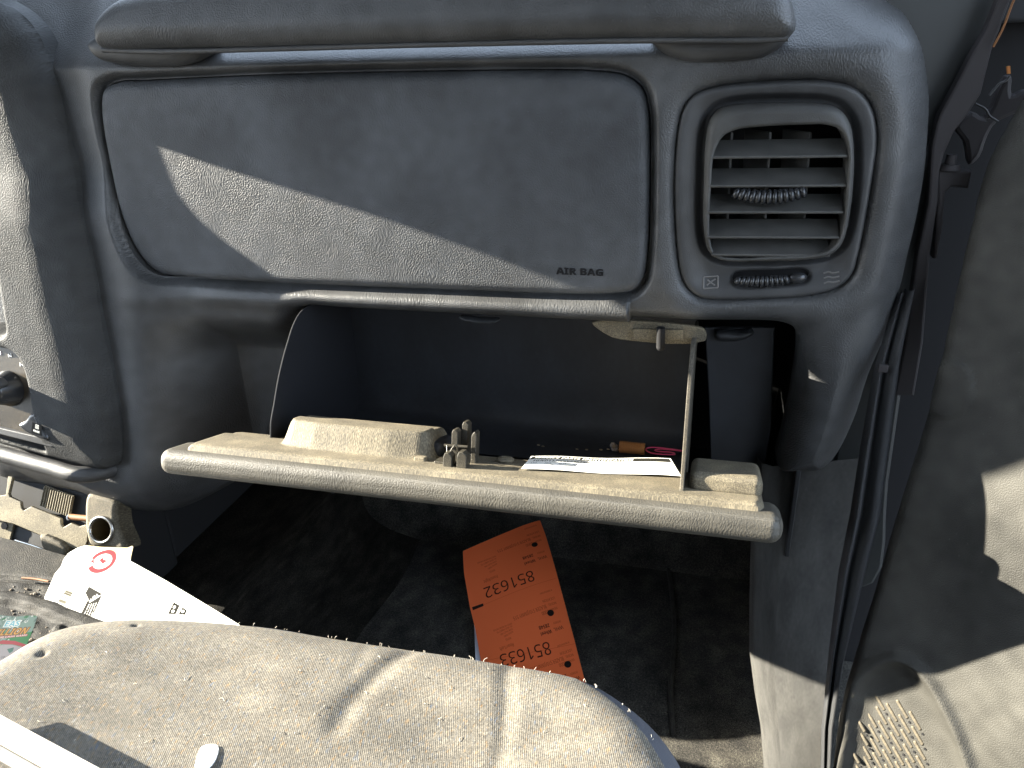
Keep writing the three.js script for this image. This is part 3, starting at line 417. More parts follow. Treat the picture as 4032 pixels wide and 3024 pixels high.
// ------------------------------------------------------------------ under the centre stack: ashtray and power socket
{
  const FA = frame(Pz(250, 2010, 0.052), V3(1, 0, 0), V3(0.05, 0.42, 0.90));
  const q = (pts, h = 0) => poly(FA, pts, h);
  const t = thing('ashtray_unit', 'cream metal pull-out ashtray frame hanging open under the centre stack', 'ashtray', at(FA, 0, -0.03, -0.02).toArray());
  part(t, 'back_plate', slab(FA, q([[-260, 1760], [350, 1920], [345, 2080], [300, 2110], [-260, 1970]]), 0.003, { z: -0.016 }), M.duct);
  part(t, 'frame_plate', slab(FA, q([[-260, 1905], [0, 1952], [22, 1948], [36, 1838], [57, 1846], [34, 1945], [38, 1957], [80, 1976], [84, 2000], [93, 2010], [122, 1994], [238, 2042], [240, 2066], [248, 2077], [280, 2059], [312, 2073], [335, 2066], [348, 2068], [344, 2130], [334, 2156], [310, 2166], [250, 2146], [55, 2064], [-260, 1990]]), 0.004, { bevel: 0.0008 }), M.panel);
  part(t, 'ribbed_plate', [slab(FA, q([[154, 1993], [173, 1912], [284, 1953], [268, 2036]], -0.008), 0.002, { z: -0.010 }), ...Array.from({ length: 13 }, (_, i) => { const s = i / 12, a = ab(FA, 174 + 108 * s, 1914 + 40 * s, -0.008), b = ab(FA, 156 + 110 * s, 1992 + 42 * s, -0.008); return tube([at(FA, ...a, -0.009), at(FA, ...b, -0.009)], 0.0008, 2, 6); })], M.panel, 'ribbed snuffer plate inside the ashtray');
  part(t, 'screw', (() => { const [a, b] = ab(FA, 8, 2072), g = new THREE.CylinderGeometry(0.004, 0.004, 0.003, 16); g.rotateX(Math.PI / 2); g.translate(a, b, -0.004); return basis(FA, g); })(), M.gloss);
  part(t, 'left_bracket', slab(FA, q([[-260, 1990], [52, 2064], [34, 2138], [0, 2128], [-260, 2060]], -0.004), 0.003, { z: -0.004 }), M.panel);
  const lip = spline(q([[160, 2104], [262, 2152], [258, 2196], [240, 2196], [176, 2166], [160, 2130]], 0.004), 4), lipS = sdPoly(lip);
  part(t, 'pull_lip', sheet(FA, lipS, 0.001, (x, y) => 0.006 + round(lipS(x, y), 0.004), { wallTo: -0.01 }), M.lid, 'rounded grey pull lip of the ashtray');
  part(t, 'rail', [tube([at(FA, ...ab(FA, 60, 2128), 0), at(FA, ...ab(FA, 160, 2160), 0), at(FA, ...ab(FA, 255, 2205), 0)], 0.0014, 12, 8), tube([at(FA, ...ab(FA, -100, 2100), 0), at(FA, ...ab(FA, 45, 2142), 0)], 0.0018, 12, 8)], M.chrome);
  part(t, 'dark_tray', slab(FA, q([[50, 2066], [160, 2108], [180, 2180], [150, 2176], [40, 2140]], -0.008), 0.003, { z: -0.008 }), M.smooth);
  { const A = at(FA, ...ab(FA, 272, 2037, 0.0), 0), B = at(FA, ...ab(FA, 352, 2040, 0.0), 0), c = A.clone().lerp(B, 0.5); const g = new THREE.CylinderGeometry(0.0033, 0.0033, A.distanceTo(B), 18); g.rotateZ(Math.PI / 2); g.rotateZ(Math.atan2(B.y - A.y, B.x - A.x)); g.translate(c.x, c.y, c.z);
    const e = new THREE.CylinderGeometry(0.00335, 0.0030, 0.0012, 18); e.rotateZ(Math.PI / 2); e.translate(A.x - 0.0002, A.y, A.z);
    const k = thing('cigarette_butt', 'brown cigarette filter wedged in the cream ashtray beside the power socket', 'cigarette butt', [c.x, c.y - 0.003, c.z]); part(k, 'filter', g, M.brown); part(k, 'filter_end', e, M.white); }
  const s = thing('power_socket', 'round power socket with a chrome ring in a grey housing below the dashboard', 'power socket', at(FA, 0.03, -0.03, -0.01).toArray());
  const hp = spline(q([[336, 2050], [346, 1945], [400, 1950], [462, 1976], [458, 2010], [464, 2069], [496, 2162], [423, 2156], [358, 2147], [340, 2090]], 0.004), 4), hs = sdPoly(hp);
  const [ex, ey] = ab(FA, 400, 2086, 0.006), rr = Math.abs(ab(FA, 448, 2086, 0.006)[0] - ex);
  const ringD = (x, y) => Math.hypot(x - ex, (y - ey)) - rr * 0.9;
  part(s, 'housing', sheet(FA, Object.assign((x, y) => Math.min(hs(x, y), ringD(x, y)), { box: hs.box }), 0.0009, (x, y) => 0.006 + round(hs(x, y), 0.005) - 0.02 * Math.max(0, (y - ey) - rr * 1.1), { wallTo: -0.02 }), M.lid);
  const rg = new THREE.TorusGeometry(rr * 0.93, rr * 0.13, 12, 40); rg.translate(ex, ey, 0.0065); part(s, 'ring', basis(FA, rg), M.chrome, 'chrome ring of the socket');
  const cup = new THREE.CylinderGeometry(rr * 0.84, rr * 0.80, 0.03, 32, 1, true); cup.rotateX(Math.PI / 2); cup.translate(ex, ey, -0.009); const bot = new THREE.CircleGeometry(rr * 0.82, 32); bot.translate(ex, ey, -0.023);
  part(s, 'cup', [basis(FA, cup), basis(FA, bot)], std([0.20, 0.16, 0.10], 0.5, { metalness: 0.5, map: sandTex }));
}
// ------------------------------------------------------------------ floor, tunnel and footwell
const yF = 0.36;
{
  const g = []; const F0 = frame(V3(0.05, yF, 0.3), V3(1, 0, 0), V3(0, 1, 0));
  g.push(block(F0, -1.1, 0.16, -1.6, 0.76, -0.03, 0, 0.003));
  const FW = frame(V3(0.05, yF + 0.2, -0.42), V3(1, 0, 0), V3(0, 0.55, 0.84)); g.push(block(FW, -1.1, 0.30, -0.35, 0.6, -0.02, 0, 0.003));
  g.push(tube([[1560, 1990], [1500, 2080], [1400, 2230], [1300, 2390], [1210, 2540]].map(([x, y]) => Py(x, y, yF + 0.001)), 0.0022, 30, 8), tube([[2600, 2060], [2640, 2300], [2655, 2500], [2640, 2720], [2650, 2900]].map(([x, y]) => Py(x, y, yF + 0.001)), 0.003, 30, 8));
  single('floor', 'dark carpet of the footwell', null, g, M.carpet, { kind: 'structure' });
  const prof = spline([[-0.74, yF], [-0.74, 0.52], [-0.72, 0.57], [-0.68, 0.582], [-0.57, 0.585], [-0.525, 0.581], [-0.505, 0.555], [-0.48, 0.43], [-0.445, 0.385], [-0.38, yF - 0.005]], 5, false);
  const rows = prof.map(([x, y]) => Array.from({ length: 70 }, (_, i) => { const z = -0.44 + i * 0.02, k = 0.42 + 0.40 * smooth(0.045, 0.065, z) + 0.18 * smooth(0.085, 0.105, z); return V3(x + (x > -0.51 ? 0.006 * Math.sin(i * 0.43 + x * 9) : 0), yF + (y - yF) * k, z); }));
  single('transmission_tunnel', 'dark carpeted tunnel between the footwells', null, leaf(rows), M.mat, { kind: 'structure' });
}
{ // rubber tray on the tunnel, in front of the seat
  const FT = frame(Py(150, 2340, 0.588), V3(1, 0, 0), V3(0, 1, 0.06)), q = (p) => poly(FT, p), c = at(FT, 0, 0, -0.01);
  const t = thing('floor_console', 'dirty black rubber console tray between the seats', 'console tray', c.toArray());
  const P = q([[-300, 2040], [60, 2130], [300, 2200], [430, 2220], [500, 2700], [-300, 2700]]), s = sdPoly(P), rib = segDist(q([[-200, 2270], [20, 2275], [75, 2278], [200, 2292], [330, 2305]])), rib2 = segDist(q([[-200, 2350], [60, 2362], [150, 2385], [250, 2425], [400, 2480]])), seam = segDist(q([[230, 2480], [180, 2560], [120, 2640]])), dirt = segDist(q([[60, 2340], [150, 2330], [160, 2480], [200, 2460]]));
  part(t, 'tray', sheet(FT, s, 0.002, (x, y) => { const d = rib(x, y), e = rib2(x, y); return 0.006 * smooth(0.010, 0.003, e) - 0.004 * smooth(0.006, 0.001, d) + 0.003 * smooth(0.007, 0.002, seam(x, y)) + 0.0007 * (Math.sin(x * 210 + Math.sin(y * 170)) * Math.sin(y * 260)) * smooth(0.05, 0, dirt(x, y)); }), M.mat);
  const st = Array.from({ length: 3 }, (_, k) => tube([[90 + 20 * k, 2282 + k * 30], [140 + 10 * k, 2286 + 33 * k], [195, 2296 + 32 * k]].map((p) => at(FT, ...ab(FT, ...p), 0.002 - k * 0.0004)), 0.0012 - k * 0.0003, 10, 6)); part(t, 'trim_strip', [st[0]], M.brown, 'thin tan strip along the tray'); 
  const g = []; for (let i = 0; i < 130; i++) { const [a, b] = ab(FT, 40 + rnd() * rnd() * 330, 2310 + rnd() * 300), r = 0.0005 + rnd() * rnd() * 0.0022, d = new THREE.DodecahedronGeometry(r); d.scale(1, 0.6, 1); const p = at(FT, a, b, r * 0.4); d.rotateY(i); d.translate(p.x, p.y, p.z); g.push(d); }
  single('dirt', 'brown dirt crumbs lying on the console tray', 'dirt', g, std([0.14, 0.115, 0.085], 0.95), { kind: 'stuff' });
}
// a printed thing: outline in a frame, thickness, and what is printed on it, drawn in metres
function printed(F, pts, res, draw, th = 0.0004, rough = 0.7, z = 0, bend = null) {
  const P = poly(F, pts), xs = P.map((p) => p[0]), ys = P.map((p) => p[1]), x0 = Math.min(...xs), x1 = Math.max(...xs), y0 = Math.min(...ys), y1 = Math.max(...ys);
  const w = res, h = Math.round(res * (y1 - y0) / (x1 - x0)), k = w / (x1 - x0), m = canvasMat(w, h, (g) => draw(g, (px, py) => { const [a, b] = ab(F, px, py); return [(a - x0) * k, (y1 - b) * k]; }, w, h, k), rough);
  const s = sdPoly(P), g = sheet(F, s, Math.max(0.0012, (x1 - x0) / 120), bend || (() => z), { wall: th }), u = g.attributes.uv; for (let i = 0; i < u.count; i++) u.setXY(i, (u.getX(i) - x0) / (x1 - x0), (u.getY(i) - y0) / (y1 - y0));
  return [g, m];
}
const pathOf = (g, T, pts) => { g.beginPath(); pts.forEach((p, i) => { const [x, y] = T(...p); i ? g.lineTo(x, y) : g.moveTo(x, y); }); g.closePath(); };
function textOn(g, T, s, p0, p1, hgt, o = {}) {                // text whose baseline runs from p0 to p1 (letters hgt tall in canvas px)
  const [ax, ay] = T(...p0), [bx, by] = T(...p1); g.save(); g.translate(ax, ay); g.rotate(Math.atan2(by - ay, bx - ax)); g.font = `${o.style || ''} 100px ${o.face || 'sans-serif'}`; const w = g.measureText(s).width; g.scale(Math.hypot(bx - ax, by - ay) / w, hgt / 73); if (o.stroke) { g.lineWidth = o.lw || 14; g.strokeStyle = o.stroke; g.strokeText(s, 0, 0); } g.fillText(s, 0, 0); g.restore();
}
{ // white play slip
  const F = frame(Py(500, 2330, 0.602), V3(1, 0, 0), V3(-0.05, 0.93, 0.36));
  const [g, m] = printed(F, [[156, 2388], [166, 2335], [188, 2290], [206, 2250], [232, 2222], [242, 2196], [262, 2172], [300, 2152], [336, 2143], [400, 2152], [505, 2158], [528, 2148], [514, 2210], [652, 2288], [800, 2378], [950, 2470], [1010, 2530], [1010, 2640], [700, 2640], [335, 2465], [330, 2462]], 1400, (g, T, w, h, k) => {
    g.fillStyle = '#f4f3ec'; g.fillRect(0, 0, w, h);
    g.fillStyle = '#b8aa86'; pathOf(g, T, [[300, 2140], [540, 2140], [514, 2206], [420, 2162]]); g.fill();
    const [rx, ry] = T(401, 2208), R = 0.0125 * k; g.strokeStyle = '#6a2028'; g.lineWidth = R * 0.36; g.beginPath(); g.ellipse(rx, ry, R, R * 0.82, 0, -3.0, 2.5); g.stroke(); g.fillStyle = '#6a2028'; pathOf(g, T, [[388, 2202], [404, 2193], [407, 2203], [414, 2200], [417, 2210], [402, 2219]]); g.fill(); pathOf(g, T, [[352, 2208], [366, 2196], [368, 2216]]); g.fill();
    g.strokeStyle = '#3a3526'; for (let i = 0; i < 22; i++) { const t = i / 21, a = T(205 + 48 * t, 2374 - 62 * t), b = T(235 + 48 * t, 2386 - 62 * t); g.lineWidth = 1.5 + rnd() * 4; g.beginPath(); g.moveTo(...a); g.lineTo(...b); g.stroke(); }
    g.fillStyle = '#14120c'; pathOf(g, T, [[345, 2304], [399, 2335], [347, 2364], [330, 2328]]); g.fill(); pathOf(g, T, [[341, 2354], [347, 2367], [399, 2338], [341, 2455], [297, 2437]]); g.fill();
    g.fillStyle = '#f4f3ec'; textOn(g, T, '18+', [384, 2330], [344, 2354], 0.0042 * k, { style: 'bold' });
    ['MAY NOT BE', 'SOLD TO ANYONE', 'UNDER 18', 'PLAY SMART'].forEach((s, i) => textOn(g, T, s, [352 + i * 9.5 - 8, 2372 + i * -1.5], [310 + i * 10, 2437 + i * 3.4], 0.0011 * k, { style: 'bold' }));
    g.fillStyle = '#14120c'; pathOf(g, T, [[690, 2377], [714, 2391], [697, 2424], [665, 2422]]); g.fill(); pathOf(g, T, [[725, 2398], [743, 2410], [735, 2428], [708, 2425]]); g.fill(); g.fillStyle = '#f4f3ec'; for (const p of [[692, 2396], [686, 2412], [726, 2414]]) { const [x, y] = T(...p); g.beginPath(); g.ellipse(x, y, 9, 7, 0.4, 0, 7); g.fill(); }
    g.fillStyle = '#46443e'; for (const [s, a, b] of [['CITY', [515, 2228], [494, 2243]], ['ADDRESS', [548, 2247], [524, 2272]], ['PHONE', [587, 2268], [566, 2288]], ['NAME', [615, 2290], [598, 2312]], ['STATE', [382, 2400], [374, 2424]]]) textOn(g, T, s, a, b, 0.0019 * k);
    for (const [s, a, b] of [['D', [800, 2418], [812, 2426]], ['V', [838, 2432], [850, 2440]], ['MAIN ST. OFFICE', [330, 2196], [378, 2170]]]) textOn(g, T, s, a, b, 0.0022 * k);
  }, 0.0004, 0.8, 0, (x, y) => 0.004 * Math.sin(x * 9) + 0.002 * Math.sin(y * 30 + x * 10));
  m.color.setScalar(0.7); single('paper_slip', 'white printed paper slip with a red ring emblem lying on the console beside the seat', 'paper slip', g, m);
}
{ // scratch ticket
  const F = frame(Py(70, 2500, 0.604), V3(1, 0, 0), V3(0.12, 0.93, 0.3));
  const [g, m] = printed(F, [[-190, 2396], [0, 2416], [60, 2424], [110, 2422], [149, 2426], [138, 2465], [112, 2535], [100, 2570], [60, 2640], [-190, 2700]], 800, (g, T, w, h, k) => {
    g.fillStyle = '#7f9c92'; g.fillRect(0, 0, w, h);
    for (let i = 0; i < 420; i++) { const x = rnd() * w, y = rnd() * h; g.save(); g.translate(x, y); g.rotate(rnd() * 3); g.fillStyle = ['#0f7d3d', '#cfd8d4', '#5b7771', '#1f9a52', '#9fb7b2', '#e8ece9'][i % 6]; g.fillRect(-14, -7, 28, 14); g.fillStyle = '#35524a'; g.beginPath(); g.arc(0, 0, 4, 0, 7); g.fill(); g.restore(); }
    g.fillStyle = '#15833f'; pathOf(g, T, [[30, 2500], [130, 2490], [112, 2540], [40, 2530]]); g.fill();
    g.fillStyle = '#b02c38'; pathOf(g, T, [[-60, 2535], [10, 2518], [60, 2524], [106, 2542], [98, 2552], [50, 2538], [0, 2534], [-60, 2552]]); g.fill();
    g.fillStyle = '#a9a6ad'; pathOf(g, T, [[-190, 2560], [-20, 2538], [40, 2538], [98, 2554], [60, 2640], [-190, 2700]]); g.fill();
    g.fillStyle = '#2f6d63'; pathOf(g, T, [[28, 2556], [56, 2550], [52, 2566], [38, 2574]]); g.fill();
    g.fillStyle = '#6fc4d8'; textOn(g, T, 'EAS', [8, 2462], [72, 2463], 0.0052 * k, { style: 'bold', stroke: '#f4f6f4', lw: 22 });
    g.fillStyle = '#e0a63a'; textOn(g, T, 'MILLION', [-60, 2499], [104, 2497], 0.0060 * k, { style: 'bold italic', stroke: '#6b3d10', lw: 16 });
    g.fillStyle = '#f2f2ee'; textOn(g, T, '100,000,000 CASH GAME', [-80, 2512], [108, 2506], 0.0016 * k, { style: 'bold', stroke: '#b02c38', lw: 26 });
    g.fillStyle = '#4a4750'; textOn(g, T, 'WIN UP TO', [-50, 2604], [20, 2592], 0.002 * k, { style: 'bold' });
  }, 0.0004, 0.35, 0, (x, y) => 0.003 * Math.sin(x * 40));
  m.color.setScalar(0.15); single('scratch_ticket', 'green and silver lottery scratch ticket with gold lettering at the left edge', 'lottery ticket', g, m);
}
{ // orange inventory tags lying in the footwell
  const F = frame(Py(2050, 2400, yF + 0.03), V3(0.97, 0, 0.2), V3(0, 0.95, 0.30));
  const [g, m] = printed(F, [[1824, 2177], [1900, 2143], [2000, 2098], [2060, 2072], [2110, 2056], [2127, 2053], [2150, 2120], [2187, 2250], [2226, 2390], [2262, 2520], [2302, 2672], [2320, 2740], [1920, 2740], [1893, 2600], [1870, 2470], [1850, 2390], [1828, 2260]], 1600, (g, T, w, h, k) => {
    g.fillStyle = '#cf6136'; g.fillRect(0, 0, w, h); const ink = '#35180f';
    const tag = (O, num, side, dy) => { const S = (x, y) => T(x + O[0], y + O[1]); g.fillStyle = ink;
      textOn(g, S, num, [2100, 2262], [1900, 2322], 0.0165 * k);
      textOn(g, S, 'WHL', [2153, 2202], [2117, 2214], 0.0046 * k); textOn(g, S, 'Wheel', [2108, 2218], [2065, 2232], 0.0046 * k, { style: 'bold' }); textOn(g, S, '28548', [2100, 2196], [2058, 2209], 0.0048 * k, { style: 'bold' });
      g.fillStyle = '#7a3114'; textOn(g, S, 'BLAZER S10/JIMMY S15', [2088, 2128], [1958, 2176], 0.0050 * k); textOn(g, S, '2000', [2098, 2147], [2070, 2157], 0.0045 * k);
      textOn(g, S, 'LOCATION', [2122, 2098], [2074, 2114], 0.0034 * k); textOn(g, S, 'MODEL', [2128, 2116], [2096, 2126], 0.0032 * k); textOn(g, S, 'YEAR', [2132, 2134], [2108, 2143], 0.0032 * k); textOn(g, S, 'INTERCH', [2145, 2183], [2116, 2192], 0.0028 * k); textOn(g, S, 'R INVENTORY', [2112, 2071], [2064, 2087], 0.0024 * k);
      textOn(g, S, side, [1960, 2272], [1904, 2292], 0.0046 * k); textOn(g, S, 'NOTES', [1950, 2250], [1928, 2258], 0.0028 * k);
      ['INSPECT PART BEFORE PURCHASE', 'ALL SALES SUBJECT TO', 'STORE POLICY AND', 'POSTED TERMS'].forEach((s, i) => textOn(g, S, s, [1954 + i, 2196 + i * 10], [1880 + i * 14, 2222 + i * 8], 0.0024 * k));
      g.fillStyle = '#1b1512'; const [hx, hy] = S(2107, 2158); g.beginPath(); g.arc(hx, hy, 0.0042 * k, 0, 7); g.fill(); };
    tag([0, 0], '851632', 'Front/Right'); tag([62, 262], '851633', 'Rear/Left'); tag([128, 452], '851634', 'Rear/Right');
    g.strokeStyle = '#9c3c18'; g.lineWidth = 2; for (const [a, b] of [[[1860, 2398], [2190, 2292]], [[1890, 2610], [2262, 2532]]]) { g.beginPath(); g.moveTo(...T(...a)); g.lineTo(...T(...b)); g.stroke(); }
    g.fillStyle = '#241712'; pathOf(g, T, [[1858, 2390], [1903, 2378], [1905, 2388], [1862, 2402]]); g.fill();
  }, 0.0005, 0.6, 0, (x, y) => 0.006 * Math.exp(-((x / 0.05) ** 2)) + 0.004 * Math.sin(y * 26));
  single('inventory_tag', 'strip of orange inventory tags printed 851632 and 851633 in the dark footwell', 'tag', g, m);
  const F2 = frame(Py(1880, 2480, yF + 0.012), V3(0.99, 0, 0.1), V3(0, 1, 0.1));
  const [g2, m2] = printed(F2, [[1864, 2380], [1905, 2376], [1930, 2640], [1874, 2640]], 128, (g, T, w, h) => { g.fillStyle = '#b9bcc6'; g.fillRect(0, 0, w, h); g.fillStyle = '#16171b'; pathOf(g, T, [[1860, 2386], [1910, 2384], [1910, 2396], [1860, 2398]]); g.fill(); }, 0.0005, 0.6);
  single('card', 'pale bluish card half hidden under the orange tags', 'card', g2, m2);
}
// ------------------------------------------------------------------ passenger seat
const ySeat = 0.665;
{
  const r = 0.05, F = frame(V3(0, ySeat, 0.3), V3(1, 0, 0), V3(0, 1, 0));     // v = -z, away from the viewer
  const bow = (x) => 0.30 * (clamp(x, -0.6, 0.1) + 0.2) ** 2, polyS = (pts) => pts.map(([x, y]) => { let q = ab(F, x, y, -0.29 * r); for (let i = 0; i < 5; i++) q = ab(F, x, y, -0.29 * r + bow(q[0])); return q; });
  const P = spline(polyS([[-500, 2960], [-330, 2790], [-150, 2680], [0, 2603], [109, 2534], [237, 2479], [456, 2443], [729, 2443], [1021, 2465], [1276, 2507], [1604, 2558], [1914, 2607], [2279, 2671], [2425, 2753], [2552, 2862], [2650, 3024], [2730, 3250], [2740, 3500], [2600, 3900], [-500, 3900]]), 4), s0 = sdPoly(P), s = Object.assign((x, y) => s0(x, y) + 0.29 * r, { box: [s0.box[0] - 0.02, s0.box[1] + 0.02, s0.box[2] - 0.02, s0.box[3] + 0.02] });
  const l = (pts) => segDist(poly(F, pts, -0.004)), c1 = l([[1600, 2566], [1560, 2610], [1470, 2700], [1390, 2790], [1330, 2890]]), c2 = l([[2004, 2622], [1992, 2690], [1996, 2800], [1988, 2920], [1960, 3060]]), c3 = l([[1440, 2545], [1420, 2620], [1380, 2680]]), sag = ab(F, 1830, 2930), h1 = ab(F, 186, 2634), h2 = ab(F, 542, 2492), lv = ab(F, 1200, 2800), sag2 = ab(F, 2150, 2900);
  const H = (x, y) => { let z = round(s(x, y), r);
    z -= 0.0020 * Math.exp(-((c1(x, y) / 0.0075) ** 2)) + 0.0017 * Math.exp(-((c2(x, y) / 0.0065) ** 2)) + 0.0006 * Math.exp(-((c3(x, y) / 0.006) ** 2));
    z -= 0.004 * Math.exp(-(((x - sag[0]) / 0.035) ** 2) - ((y - sag[1]) / 0.018) ** 2); z -= 0.003 * Math.exp(-(((x - sag2[0]) / 0.02) ** 2) - ((y - sag2[1]) / 0.02) ** 2);
    z += 0.004 * Math.exp(-(((x - lv[0]) / 0.06) ** 2) - ((y - lv[1]) / 0.05) ** 2);
    z -= 0.003 * Math.exp(-(((x - h1[0]) ** 2 + (y - h1[1]) ** 2) / 0.000009)) + 0.002 * Math.exp(-(((x - h2[0]) ** 2 + (y - h2[1]) ** 2) / 0.000005));
    z += bow(x);
    return z + 0.0005 * Math.sin(x * 47 + Math.sin(y * 60)) * Math.sin(y * 53 + 1); };
  const seam = sdPoly(poly(F, [[-700, 2300], [2200, 2560], [2290, 2668], [2370, 2725], [2450, 2800], [2540, 2910], [2610, 3024], [2660, 3250], [2660, 3500], [2500, 4200], [-900, 4200]], 0.0));
  const t = thing('passenger_seat', 'worn beige tweed passenger seat cushion in the foreground', 'car seat', [0, 0.4, 0.45]);
  part(t, 'cushion', sheet(F, Object.assign((x, y) => Math.min(s(x, y), seam(x, y) + 0.0005), { box: s.box }), 0.0017, H, { wall: 0.05 }), M.fabric);
  part(t, 'side_panel', sheet(F, Object.assign((x, y) => Math.min(s(x, y), -seam(x, y)), { box: s.box }), 0.0017, (x, y) => H(x, y) - 0.001, { wall: 0.10 }), M.piping, 'dark blue fabric side panel of the cushion');
  const bk = ab(F, 1200, 3900);
  part(t, 'backrest', block(FZ(0), -0.36, 0.10, 0.60, 1.22, 0.92, 1.08, 0.05), M.fabric);
  part(t, 'seat_base', block(F, -0.36, 0.12, bk[1] - 0.2, -0.02, -0.26, -0.07, 0.02), M.mat);
  // lint and loose threads along the front roll
  const g = []; const V = polyS([[700, 2440], [1021, 2465], [1276, 2507], [1604, 2558], [1914, 2607], [2279, 2671], [2425, 2753], [2600, 2950]]);
  for (let i = 0; i < 48; i++) { const k = Math.min(V.length - 2, Math.floor(rnd() * (V.length - 1))), u = rnd(), x = V[k][0] + (V[k + 1][0] - V[k][0]) * u, y = V[k][1] + (V[k + 1][1] - V[k][1]) * u - rnd() * 0.004, p = at(F, x, y, H(x, y)), L = 0.0010 + rnd() * rnd() * 0.0035; const d = V3((rnd() - 0.5) * 0.9, 0.8, -0.5 - rnd() * 0.4).normalize(); g.push(tube([p, p.clone().addScaledVector(d, L * 0.5), p.clone().addScaledVector(d, L).add(V3((rnd() - 0.5) * L, -L * 0.2 * rnd(), 0))], 0.00012 + rnd() * 0.00008, 4, 4)); }
  for (let i = 0; i < 45; i++) { const [x, y] = ab(F, 100 + rnd() * 2300, 2560 + rnd() * 460); if (s(x, y) < 0.03) continue; const p = at(F, x, y, H(x, y) + 0.0004), a = rnd() * 6.3, L = 0.001 + rnd() * rnd() * 0.005; g.push(tube([p, p.clone().add(V3(Math.cos(a) * L * 0.5, 0.0006, Math.sin(a) * L * 0.5)), p.clone().add(V3(Math.cos(a + 0.5) * L, 0.0001, Math.sin(a + 0.5) * L))], 0.00016, 4, 4)); }
  single('lint', 'loose threads and lint on the worn seat cushion', 'lint', g, std([0.42, 0.38, 0.31], 0.9), { kind: 'stuff' });
  { const q = spline(poly(F, [[785, 2985], [800, 2958], [835, 2950], [862, 2956], [858, 2992], [840, 3024], [800, 3060], [775, 3050]]), 4), sq = sdPoly(q), z0 = H(...ab(F, 820, 3000)) + 0.0015; single('paper_scrap', 'small white paper scrap on the seat at the bottom edge', 'paper scrap', sheet(F, sq, 0.0008, (x, y) => z0 + 0.0003 * Math.sin(x * 300), { wall: 0.0012 }), M.white); }
  // seat belt over the near corner
  const yb = ySeat + 0.036, A = Py(-260, 2672, yb), B = Py(900, 3270, yb), u = B.clone().sub(A), FBt = frame(A, u, V3(0.0, 0.97, 0.25)), L = u.length();
  const b = thing('seat_belt', 'pale seat belt strap with a ribbed edge crossing the lower left corner', 'seat belt', A.clone().lerp(B, 0.5).add(V3(0, -0.01, 0)).toArray());
  part(b, 'webbing', block(FBt, 0, L, -0.0125, 0, -0.0016, 0, 0.0007), M.strap);
  part(b, 'edge', Array.from({ length: 260 }, (_, i) => block(FBt, i * L / 260, (i + 0.62) * L / 260, -0.0185, -0.0128, -0.0030, -0.0012, 0.0003)).concat([block(FBt, 0, L, -0.0187, -0.0125, -0.0034, -0.0026, 0.0003)]), std([0.33, 0.32, 0.32], 0.6), 'ribbed grey edge of the belt');
}
